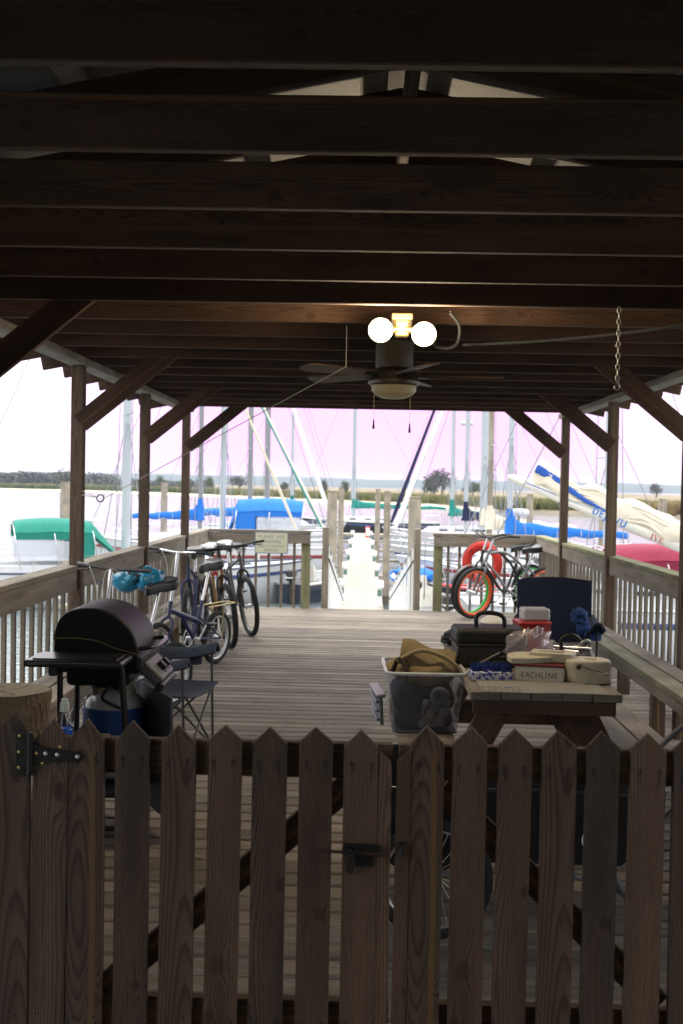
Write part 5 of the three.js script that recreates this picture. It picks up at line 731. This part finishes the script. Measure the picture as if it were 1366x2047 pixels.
  const pp = s => H.pt(s, 0, 1), bp = pp(0.93); mesh('pulpit', [tube([V(bp.x, bp.y + 0.62, bp.z), V(L / 2 - 0.1, H.sh(1) + 0.68, 0), V(bp.x, bp.y + 0.62, -bp.z)], 0.016, 20, 6), rod(V(L / 2 - 0.25, H.sh(1), 0), V(L / 2 - 0.12, H.sh(1) + 0.67, 0), 0.014, 0.014, 6)], M.chrome, t);
  const sp = pp(0.03); mesh('pushpit', tube([V(sp.x + 1.0, sp.y + 0.62, sp.z), V(sp.x, sp.y + 0.66, sp.z * 0.9), V(sp.x, sp.y + 0.66, -sp.z * 0.9), V(sp.x + 1.0, sp.y + 0.62, -sp.z)], 0.016, 30, 6), M.chrome, t);
  if (o.dodger) { const { x0, x1, h = 1.25, col, w = B * 0.62, win = true, slope = 0.5 } = o.dodger, yb = y0 + 0.32, f = (x, v) => { const z = (v - 0.5) * w; return V(x, yb + h * (1 - 0.28 * Math.pow(Math.abs(2 * v - 1), 4)), z); };
    const dg = mesh('canopy', [cloth((u, v) => { const p = f(lerp(x0, x1, u), v); p.y -= 0.10 * Math.pow(2 * u - 1, 2); return p; }, 14, 12, 0.03), cloth((u, v) => { const p = f(x1 + u * slope, v); p.y = lerp(p.y - 0.10, yb + 0.05, u); return p; }, 6, 12, 0.02), ...[0, 1].map(v => cloth((u, q) => { const p = f(lerp(x0 + (x1 - x0) * 0.72, x1 + 0.05, u), v); p.y = lerp(p.y - 0.1, yb, q); p.z *= 1 + 0.06 * q; return p; }, 4, 6, 0.02)), ...[0, 1].map(v => cloth((u, q) => { const p = f(lerp(x0, x1, u), v); p.y = lerp(p.y, p.y - 0.24, q); return p; }, 8, 2, 0.02))], col, t);
    if (win) for (const v of [0, 1]) mesh('side_window', cloth((u, q) => { const p = f(lerp(x0 + 0.1, x0 + (x1 - x0) * 0.70, u), v); p.y = lerp(p.y - 0.28, yb + 0.12, q); p.z *= 1.01; return p; }, 4, 4, 0.006), M.vinyl, dg);
    mesh('canopy_frame', [x0, (x0 + x1) / 2, x1].map(x => tube([V(x + 0.2, yb - 0.2, w / 2), V(x, yb + h * 0.7, w / 2), f(x, 0.25).add(V(0, -0.05, 0)), f(x, 0.75).add(V(0, -0.05, 0)), V(x, yb + h * 0.7, -w / 2), V(x + 0.2, yb - 0.2, -w / 2)], 0.018, 30, 6)), M.chrome, dg); }
  if (o.buoy) mesh('horseshoe_buoy', at(new THREE.CylinderGeometry(0.36, 0.36, 0.12, 28).rotateX(Math.PI / 2), -L / 2 + 1.6, F + 0.45, B * 0.36), M.white, t);
  if (o.outboard) mesh('outboard_motor', [at(rbox(0.3, 0.35, 0.26, 0.08, 3), -L / 2 + 0.15, F + 0.5, 0.5), rod(V(-L / 2 + 0.15, F + 0.35, 0.5), V(-L / 2 + 0.1, F - 0.5, 0.5), 0.07)], M.black, t);
  if (o.radar) { const p = V(o.radar[0], F, o.radar[1]), g = mesh('radar_pole', rod(p, p.clone().setY(F + o.radar[2]), 0.06, 0.06, 10), M.pile, t); mesh('radar_dome', new THREE.LatheGeometry([[0, 0], [0.36, 0.02], [0.42, 0.10], [0.43, 0.22], [0.34, 0.30], [0, 0.32]].map(q => new THREE.Vector2(...q)), 28).translate(p.x, F + o.radar[2], p.z), M.gel, g); mesh('dome_lettering', at(rbox(0.44, 0.05, 0.02, 0.005), p.x, F + o.radar[2] + 0.15, p.z + 0.418), mt(0.05, 0.05, 0.06, 0.6), g); }
  return t;
}
const W_ = Math.PI, mX = (px, d, py = 1050) => X(px, d, py);
// left row: bows towards the dock (right)
sailboat('sailboat with a green dodger beyond the left railing', { L: 13, B: 3.9, mast: 15, mr: 0.15, ms: 0.48, toe: mt(0.03, 0.05, 0.10, 0.6), jib: M.sail, jr: 0.5, boomL: 4.6, boomUp: 0.0, noBoom: true, buoy: true, outboard: true, dodger: { x0: -4.0, x1: -1.5, h: 1.45, col: M.green, slope: 1.1 } }, mX(252, 37.6), 37.6, 0.36);
sailboat('sailboat with a blue cockpit enclosure left of the dock', { L: 10.5, B: 3.6, F: 1.55, mast: 14, mr: 0.13, ms: 0.45, cab: 0.65, noBoom: true, dodger: { x0: -3.9, x1: -1.2, h: 1.75, col: M.blue, slope: 0.5, w: 2.7 } }, mX(445, 46), 46, Math.PI + 0.05);
sailboat('sailboat with a grey mast behind the last left porch post', { L: 11, B: 3.3, mast: 13, mr: 0.12, ms: 0.40, mastMat: M.sparg, jib: M.offwhite, jib2: M.teal, boomL: 3.4, cover: M.blue }, mX(400, 55), 55, 0.03);
sailboat('sailboat with a blue sail cover, third mast left of the dock', { L: 11, B: 3.4, mast: 14, mr: 0.14, ms: 0.54, mastMat: M.sparg, jib: M.white, boomL: 4, cover: M.blue }, mX(499, 62), 62, 0.0);
sailboat('ketch with two close grey masts left of the dock', { L: 11, B: 3.4, mast: 15, mr: 0.17, ms: 0.56, mastMat: M.sparg, boomL: 4, cover: M.teal }, mX(533, 69), 69, -0.03);
sailboat('distant thin masted sailboat left of the dock end', { L: 10, B: 3.2, mast: 12, mr: 0.11, ms: 0.6, boomL: 3.6, cover: M.green }, mX(583, 80), 80, 0.02);
// the boat lying across the far end
sailboat('sailboat with a teal sail cover lying across the dock end', { L: 12.5, B: 3.7, F: 1.1, mast: 14, mr: 0.19, ms: 0.60, boomL: 8.0, cover: M.teal, hull: mt(0.02, 0.022, 0.025, 0.35), jib: null }, mX(706, 95), 95, W_ - 0.03);
// right row: bows towards the dock (left)
sailboat('dark hulled sailboat with a red deck stripe beyond the life ring', { L: 9.5, B: 3.2, F: 0.95, mast: 12, mr: 0.09, ms: 0.45, hull: mt(0.014, 0.015, 0.018, 0.35), toe: mt(0.45, 0.03, 0.03, 0.5), noBoom: true, jib: null, cab: 0.4, stripe: M.white }, mX(1212, 34), 34, W_ + 0.10);
sailboat('sailboat with a blue sail cover and a radar dome right of the dock', { L: 11, B: 3.5, mast: 14, mr: 0.115, ms: 0.60, cover: M.blue, boomL: 4.6, radar: [-0.4 + 1.0, 1.5, 1.95] }, mX(1019, 43), 43, W_ - 0.04);
sailboat('sailboat with a thick grey mast right of the dock', { L: 11, B: 3.4, mast: 14, mr: 0.13, ms: 0.59, mastMat: M.pile, cover: M.sail, boomL: 4 }, mX(979, 50.5), 50.5, W_);
sailboat('sailboat with a thick white mast and white furled jib right of the dock', { L: 11.5, B: 3.5, mast: 13, mr: 0.19, ms: 0.58, jib: M.white, jr: 1.2, cover: M.sail, boomL: 3 }, mX(966, 56), 56, W_ + 0.02);
sailboat('sailboat with a navy sail cover and navy furled jib', { L: 11, B: 3.4, mast: 13, mr: 0.12, ms: 0.58, jib: M.navy, jr: 1.1, cover: M.navy, boomL: 2.6 }, mX(931, 63), 63, W_);
sailboat('sailboat with a small teal sail cover farthest on the right', { L: 10, B: 3.2, mast: 12.5, mr: 0.13, ms: 0.54, cover: M.teal, boomL: 2.2, radar: [-1.5 + 1, 0.3, 7.2] }, mX(903, 73), 73, W_);
// near right: the sloop with the raised boom and burgundy canopy
{
  const t = sailboat('white sloop with a burgundy canopy and a raised boom beyond the right railing', { L: 10.5, B: 3.5, F: 1.5, mast: 13, mr: 0.10, ms: 0.62, noBoom: true, cab: 0.7, dodger: { x0: -2.0, x1: 0.6, h: 1.12, col: M.burg, slope: 0.8 } }, 8.9, 26.3, 0.05);
  t.updateMatrixWorld(true);
  const a = P(1420, 1118, 24), b = P(1016, 952, 27.5), inv = t.matrixWorld.clone().invert(), la = a.clone().applyMatrix4(inv), lb = b.clone().applyMatrix4(inv);
  mesh('boom', ttube([la, la.clone().lerp(lb, 0.5), la.clone().lerp(lb, 0.96), lb], [[0.13, 0.08], [0.13, 0.08], [0.11, 0.07], [0.05, 0.04]], 12), M.offwhite, t);
  mesh('boom_stripe', ttube([0, 0.3, 0.6, 0.9].map(k => la.clone().lerp(lb, k).add(V(0, 0.02, 0.075))), [0.02, 0.02, 0.02, 0.02], 8), mt(0.02, 0.06, 0.30, 0.5), t);
  // flaked sail lying along the boom: an uneven roll, with a blue stripe near the end and lettering
  const q = [], r = []; for (let i = 0; i <= 40; i++) { const k = i / 40; q.push(la.clone().lerp(lb, 0.02 + k * 0.84).add(V(0, 0.30 + 0.05 * Math.sin(k * 23) + 0.10 * smooth(0.8, 1, k), 0.0))); r.push([(0.30 + 0.05 * Math.sin(k * 31 + 1) - 0.06 * smooth(0.35, 0.75, k) + 0.16 * smooth(0.86, 0.97, k)) * (i === 40 ? 0.1 : 1), 0.10 + 0.03 * Math.sin(k * 17)]); }
  mesh('flaked_sail', [crumple(ttube(q, r, 20), 0.05, 3.2, 8), ...[0, 1, 2, 3, 4].map(k => ttube(q.slice(1, -1).map((p, i) => p.clone().add(V(0, 0.16 - 0.08 * k + 0.02 * Math.sin(i * 0.9 + k), 0.09 + 0.02 * Math.sin(i * 0.6 + k * 2)))), q.slice(1, -1).map((p, i) => [0.045, 0.03 + 0.012 * Math.sin(i + k)]), 8))], M.sail, t);
  mesh('sail_stripe', ttube([0.99, 0.9, 0.8, 0.68, 0.56].map(k => la.clone().lerp(lb, 0.02 + k * 0.84).add(V(0, 0.12 + 0.34 * smooth(0.6, 1, k), 0.15))), [[0.11, 0.03], [0.10, 0.03], [0.08, 0.03], [0.05, 0.03], [0.02, 0.02]], 8), fabric(0.02, 0.09, 0.40), t);
  const cv = document.createElement('canvas'); cv.width = 1024; cv.height = 160; const g = cv.getContext('2d'); g.fillStyle = '#dccbb0'; g.fillRect(0, 0, 1024, 160); g.textBaseline = 'middle'; g.textAlign = 'left'; g.font = 'bold 130px sans-serif'; g.fillStyle = '#2f63a8'; g.fillText('DEJAVU', 20, 84); g.fillStyle = '#8a3038'; g.font = 'bold 96px serif'; g.fillText('IVE', 790, 84);
  const tx = new THREE.CanvasTexture(cv); tx.colorSpace = THREE.SRGBColorSpace;
  const cw = document.createElement('canvas'); cw.width = 1024; cw.height = 160; const ga = cw.getContext('2d'); ga.fillStyle = '#000000'; ga.fillRect(0, 0, 1024, 160); ga.fillStyle = '#ffffff'; ga.textBaseline = 'middle'; ga.textAlign = 'left'; ga.font = 'bold 130px sans-serif'; ga.fillText('DEJAVU', 20, 84); ga.font = 'bold 96px serif'; ga.fillText('IVE', 790, 84); const ta = new THREE.CanvasTexture(cw), third = t3 => { t3.wrapS = t3.wrapT = THREE.RepeatWrapping; t3.repeat.set(1 / 3, 1 / 3); return t3; };
  const e0 = P(1180, 1030, 25.55), e1 = P(1330, 1098, 24.35), mid = e0.clone().add(e1).multiplyScalar(0.5).add(V(0, 0.14, 0.24)).applyMatrix4(inv), dirv = e1.clone().sub(e0), lt = mesh('sail_lettering', cloth((u, v) => V(lerp(-1.02, 1.02, u), lerp(-0.15, 0.15, v), 0.02 * Math.cos((v - 0.5) * 3)), 20, 6, 0.004), mt(1, 1, 1, 0.9, { map: third(tx), alphaMap: third(ta), transparent: true }), t);
  lt.position.copy(mid); const qt = new THREE.Quaternion().setFromUnitVectors(V(1, 0, 0), dirv.clone().normalize()); lt.quaternion.copy(t.quaternion.clone().invert().multiply(qt));
  mesh('companion_door', at(rbox(0.9, 0.75, 0.03, 0.05), 0.5, 2.0, 1.05), fabric(0.27, 0.018, 0.055), t);
}

// ------------------------------------------------------------------ small craft between the slips
function motorboat(label, o, x, d, turn) {
  const { L = 4.2, B = 1.7, F = 0.65, hull = M.gel } = o, H = hullGeo(L, B, F), t = thing('motorboat', label, 'motorboat', 'small craft beside the dock', V(x, WATER, -d), turn);
  mesh('hull', H.hull, hull, t); mesh('deck', H.deck, o.deck || M.gel, t);
  for (const k of [1, -1]) { const q = []; for (let i = 0; i <= 16; i++) q.push(H.pt(i / 16, 0, k).add(V(0, 0.03, 0))); mesh('rub_rail', tube(q, 0.05, 30, 6), o.rail || M.black, t); }
  mesh('console', [trunk(-0.3, 0.5, 0.32, 0.26, F, 0.62, 0.3)], o.console || M.offwhite, t);
  const ob = mesh('outboard_motor', [at(rbox(0.42, 0.42, 0.32, 0.1, 3), -L / 2 - 0.12, F + 0.38, 0), rod(V(-L / 2 - 0.1, F + 0.2, 0), V(-L / 2 - 0.14, -0.3, 0), 0.09)], o.motor || M.black, t); mesh('motor_cowl_band', at(rbox(0.43, 0.06, 0.33, 0.03), -L / 2 - 0.12, F + 0.30, 0), M.alu, ob);
  if (o.tarp) mesh('tarp', [at(blob(L * 0.30, 0.30, B * 0.36, 41, 0.22, 2.2), 0.1, F + 0.25, 0)], o.tarp, t);
  if (o.rods) for (const k of [-0.3, 0, 0.3]) mesh('fishing_rod', rod(V(-0.6, F + 0.3, k), V(-1.1, F + 2.0, k * 1.4), 0.015, 0.006, 5), M.iron, t);
}
motorboat('small black hulled motorboat just right of the ramp foot', { hull: M.black, deck: M.grey, rail: M.offwhite, motor: M.black, rods: true }, 2.05, 32.6, 1.75);
motorboat('small motorboat under a bright blue tarp right of the dock', { hull: M.gel, tarp: M.blue, rail: M.blue, L: 4.6 }, 2.1, 41.5, 1.9);
motorboat('grey skiff with a black outboard second right of the dock', { hull: M.grey, deck: M.grey, rail: M.black, motor: M.black }, 1.95, 36.9, 1.5);
motorboat('dark skiff moored left of the dock beside the thick piling', { hull: mt(0.02, 0.03, 0.05, 0.4), deck: M.grey, rail: M.offwhite, motor: M.black }, -1.95, 40.5, 1.35);
motorboat('blue covered skiff left of the dock far along', { hull: M.gel, tarp: M.blue, rail: M.black }, -2.1, 50, 1.3);

// ------------------------------------------------------------------ water, marsh, trees, far hills
{
  const rip = tex(512, 512, (x, y) => { const a = 0.5 * vn(x / 16, y / 6, 2, 32, 86) + 0.3 * vn(x / 6, y / 3, 3, 86, 171) + 0.2 * vn(x / 3, y / 2, 4, 171, 256); return [a, a, a]; }, false);
  rip.repeat.set(900, 900); const w = new THREE.Mesh(new THREE.PlaneGeometry(9000, 9000).rotateX(-Math.PI / 2), mp(0.13, 0.16, 0.17, 0.10, { bumpMap: rip, bumpScale: 0.05, clearcoat: 0 })); w.position.set(0, WATER, -3800); w.receiveShadow = true; struct(w, 'water');
}
const SH = [[-1400, 520], [-700, 470], [-200, 430], [0, 418], [180, 405], [330, 370], [480, 325], [620, 275], [760, 250], [900, 222], [1050, 184], [1200, 174], [1366, 166], [1700, 160], [2600, 170]];
const shoreD = px => { for (let i = 1; i < SH.length; i++) if (px <= SH[i][0]) return lerp(SH[i - 1][1], SH[i][1], (px - SH[i - 1][0]) / (SH[i][0] - SH[i - 1][0])); return 170; };
{
  const U = 260, rows = [-8, -1, 3, 8, 12, 16, 24, 36, 55, 85, 130, 200, 320, 520, 900, 1600, 2900], pos = [], col = [], idx = [];
  for (let j = 0; j < rows.length; j++) for (let i = 0; i <= U; i++) {
    const px = lerp(-1400, 2600, i / U), jit = 9 * (fbm(px / 60, 1, 3, 4) - 0.5) + 5 * (fbm(px / 14, 2, 5, 3) - 0.5), d = shoreD(px) * (1 + rows[j] / 420) + (rows[j] < 100 ? jit : 0), x = X(px, d, 980);
    const sand = px < 1000, k = rows[j], h = k < 0 ? -3.0 : k < 4 ? lerp(-2.56, -2.2, k / 4) : k < 12 ? -2.05 : k < 20 ? -1.75 : -1.55 + 0.35 * fbm(x / 40, d / 30, 8, 3);
    pos.push(x, h, -d);
    const n = fbm(x / 30, d / 22, 12, 4), band = fbm(px / 300, d / 60, 31, 3); let c;
    if (k <= 8 && sand) c = [0.62 + 0.1 * n, 0.52 + 0.1 * n, 0.38 + 0.08 * n]; else if (k <= 8) c = [0.14, 0.12, 0.09];
    else c = [lerp(0.14, 0.22, band) * (0.7 + 0.6 * n), lerp(0.135, 0.15, band) * (0.7 + 0.6 * n), lerp(0.065, 0.085, band) * (0.7 + 0.6 * n)];
    if (k > 8 && k < 40 && px < 420) { c[0] *= 0.62; c[1] *= 0.82; c[2] *= 0.8; }
    col.push(...c);
  }
  for (let j = 0; j < rows.length - 1; j++) for (let i = 0; i < U; i++) { const a = j * (U + 1) + i; idx.push(a, a + 1, a + U + 1, a + 1, a + U + 2, a + U + 1); }
  const g = new THREE.BufferGeometry(); g.setAttribute('position', new THREE.Float32BufferAttribute(pos, 3)); g.setAttribute('color', new THREE.Float32BufferAttribute(col, 3)); g.setIndex(idx); g.computeVertexNormals();
  const m = new THREE.Mesh(g, new THREE.MeshStandardMaterial({ vertexColors: true, roughness: 1 })); m.receiveShadow = true; struct(m, 'marsh_ground');
  // marsh grass, as tufts of blades
  const bl = []; for (let i = 0; i < 7; i++) { const a = i / 7 * 6.28, h = rr(0.6, 1.0), l = rr(0.1, 0.35), w = 0.10; const b = new THREE.BufferGeometry(); const cx = Math.cos(a), cz = Math.sin(a); b.setAttribute('position', new THREE.Float32BufferAttribute([-cz * w + cx * 0.2, 0, cx * w + cz * 0.2, cz * w + cx * 0.2, 0, -cx * w + cz * 0.2, cx * (0.2 + l), h, cz * (0.2 + l)], 3)); b.computeVertexNormals(); bl.push(b); }
  const N = 26000, tg = mergeGeometries(bl.map(prep)), im = new THREE.InstancedMesh(tg, mt(1, 1, 1, 1, { side: THREE.DoubleSide }), N), mtx = new THREE.Matrix4(), q = new THREE.Quaternion(), C = new THREE.Color();
  for (let i = 0; i < N; i++) { const px = rr(-350, 1750), k = 13 + 190 * Math.pow(rnd(), 1.7), d = shoreD(px) * (1 + k / 420) + 5 * (fbm(px / 14, 2, 5, 3) - 0.5), x = X(px, d, 980), s = rr(1.0, 2.1); q.setFromAxisAngle(V(0, 1, 0), rnd() * 6.28); im.setMatrixAt(i, mtx.compose(V(x, -1.75, -d), q, V(s * 1.5, s * rr(0.7, 1.05), s * 1.5)));
    const b = fbm(px / 220, k / 28, 31, 4), n = rr(0.75, 1.2), left = px < 430 && k < 60; left ? C.setRGB(0.10 * n, 0.13 * n, 0.055 * n) : b > 0.53 ? C.setRGB(0.155 * n, 0.165 * n, 0.055 * n) : C.setRGB(0.27 * n, 0.19 * n, 0.09 * n); im.setColorAt(i, C); }
  im.name = 'marsh_grass'; tag(im, 'tan and green marsh grass along the far shore', 'grass', null, 'stuff'); im.castShadow = im.receiveShadow = true; scene.add(im);
}
// foliage clump shared by the far trees: leaf-cluster faces through a crown's volume
function crownGeo(n, rx, ry, s0, bare = false) {
  const pos = []; const save = seed; seed = s0; const SUBS = [0, 1, 2, 3, 4].map(() => V(rr(-0.55, 0.55) * rx, rr(-0.35, 0.35) * ry, rr(-0.4, 0.4) * rx));
  for (let i = 0; i < n; i++) { const a = rnd() * 6.2832, u = rnd() * 2 - 1, r = Math.pow(rnd(), 0.45), lump = 0.6 + 0.7 * vn(a * 1.6 + 5, u * 2.4 + 5, s0), sub_ = SUBS[i % 5], c = V(Math.cos(a) * Math.sqrt(1 - u * u) * rx * r * lump, u * ry * r * lump, Math.sin(a) * Math.sqrt(1 - u * u) * rx * r * lump), z = (bare ? 0.05 : 0.13) * rr(0.5, 1.3) * rx, d1 = V(rr(-1, 1), rr(-1, 1), rr(-1, 1)).normalize(), d2 = V(rr(-1, 1), rr(-1, 1), rr(-1, 1)).cross(d1).normalize(); c.multiplyScalar(0.62).add(sub_); if (bare) d1.multiplyScalar(4); const A = c.clone().addScaledVector(d1, z), B = c.clone().addScaledVector(d1, -z * 0.5).addScaledVector(d2, z), D = c.clone().addScaledVector(d1, -z * 0.5).addScaledVector(d2, -z); pos.push(A.x, A.y, A.z, B.x, B.y, B.z, D.x, D.y, D.z); }
  seed = save; const g = new THREE.BufferGeometry(); g.setAttribute('position', new THREE.Float32BufferAttribute(pos, 3)); g.computeVertexNormals(); return prep(g);
}
{
  const fol = (r, g, b) => mt(r, g, b, 1, { side: THREE.DoubleSide }), crowns = [crownGeo(420, 1, 0.75, 5), crownGeo(420, 1, 0.9, 6), crownGeo(420, 1.1, 0.7, 7)], bare = crownGeo(500, 1, 0.85, 9, true), bark = mt(0.13, 0.11, 0.09, 0.95), mats = [fol(0.07, 0.085, 0.055), fol(0.085, 0.10, 0.06), fol(0.065, 0.08, 0.06)];
  function tree(label, px, basey, topy, w, d, v, m, b) {
    const base = P(px, basey, d), h = P(px, topy, d).y - base.y + 1.5, gy = -1.7, t = thing('shore_tree', label, 'tree', 'trees on the far shore', V(base.x, gy, -d)), R = w / FOC * d / 2, H = h + (base.y - gy) - 0.0;
    mesh('trunk', [ttube([V(0, -0.2, 0), V(R * 0.05, H * 0.35, 0), V(-R * 0.05, H * 0.8, 0)], [R * 0.10, R * 0.08, R * 0.02], 8), rod(V(R * 0.04, H * 0.35, 0), V(R * 0.45, H * 0.75, R * 0.1), R * 0.05, R * 0.015, 6), rod(V(R * 0.03, H * 0.3, 0), V(-R * 0.5, H * 0.7, -R * 0.1), R * 0.05, R * 0.015, 6)], bark, t);
    const c = mesh('crown', b ? bare : crowns[v % 3], m, t); c.position.y = H * (b ? 0.44 : 0.48); c.scale.set(R * 1.15, H * (b ? 0.60 : 0.54), R);
  }
  tree('big dark round tree left of the second left post', 134, 958, 938, 52, 560, 0, mats[0]);
  tree('small dark tree beside the left pilings', 326, 962, 953, 20, 600, 1, mats[0]);
  tree('small tree between the last two left posts', 370, 962, 951, 22, 590, 2, mats[0]);
  tree('small bush left of the white mast', 424, 966, 954, 20, 560, 1, mats[1]);
  tree('bare grey bush behind the blue enclosure masts', 478, 968, 953, 44, 560, 0, fol(0.10, 0.09, 0.08), true);
  tree('small dark tree above the blue enclosure', 567, 974, 962, 17, 430, 2, mats[0]);
  tree('tiny tree left of the thick left piling', 652, 974, 962, 14, 420, 1, mats[2]);
  tree('small tree just left of the teal sail cover', 690, 974, 962, 18, 420, 0, mats[0]);
  tree('tall bare tree in the clump right of the furled jibs', 884, 976, 938, 52, 420, 0, fol(0.11, 0.105, 0.10), true);
  tree('dark green tree in the clump right of the furled jibs', 868, 976, 952, 34, 430, 1, mats[2]);
  tree('low green tree right of the bare tree', 945, 978, 960, 34, 430, 2, mats[1]);
  tree('lone bare tree near the right edge', 1312, 994, 968, 24, 500, 1, fol(0.10, 0.095, 0.09), true);
  // far woods on the left that read as one mass, and the wooded ridge beyond
  const N = 420, im = new THREE.InstancedMesh(crowns[1], fol(1, 1, 1), N), mtx = new THREE.Matrix4(), C = new THREE.Color();
  for (let i = 0; i < N; i++) { const px = i < 330 ? rr(-420, 240) : rr(240, 420), d = rr(700, 900), s = rr(4, 8) * (i < 330 ? 1 : 0.6); im.setMatrixAt(i, mtx.compose(V(X(px, d, 960), -1.6 + s * 0.45, -d), new THREE.Quaternion(), V(s * 1.4, s * 0.9, s))); const n = rr(0.7, 1.3); C.setRGB(0.075 * n, 0.085 * n, 0.065 * n); im.setColorAt(i, C); }
  im.name = 'far_woods'; tag(im, 'grey green woods along the far left shore', 'woods', null, 'stuff'); scene.add(im);
  const U = 400, pos = [], idx = [], D = 3400; for (let i = 0; i <= U; i++) { const px = lerp(-1800, 3200, i / U), x = X(px, D, 980), h = 17 + 16 * fbm(px / 160, 3, 41, 4) + 5 * fbm(px / 9, 5, 44, 3); pos.push(x, -2, -D + 60, x, h * 0.75, -D, x, h, -D - 120, x, -2, -D - 400); }
  for (let i = 0; i < U; i++) for (let k = 0; k < 3; k++) { const a = i * 4 + k; idx.push(a, a + 4, a + 1, a + 4, a + 5, a + 1); }
  const g = new THREE.BufferGeometry(); g.setAttribute('position', new THREE.Float32BufferAttribute(pos, 3)); g.setIndex(idx); g.computeVertexNormals(); struct(new THREE.Mesh(g, mt(0.06, 0.075, 0.06, 1)), 'hills');
}
scene.fog = new THREE.FogExp2(new THREE.Color().setRGB(0.62, 0.72, 0.92), FOG_D);

renderer.render(scene, camera);
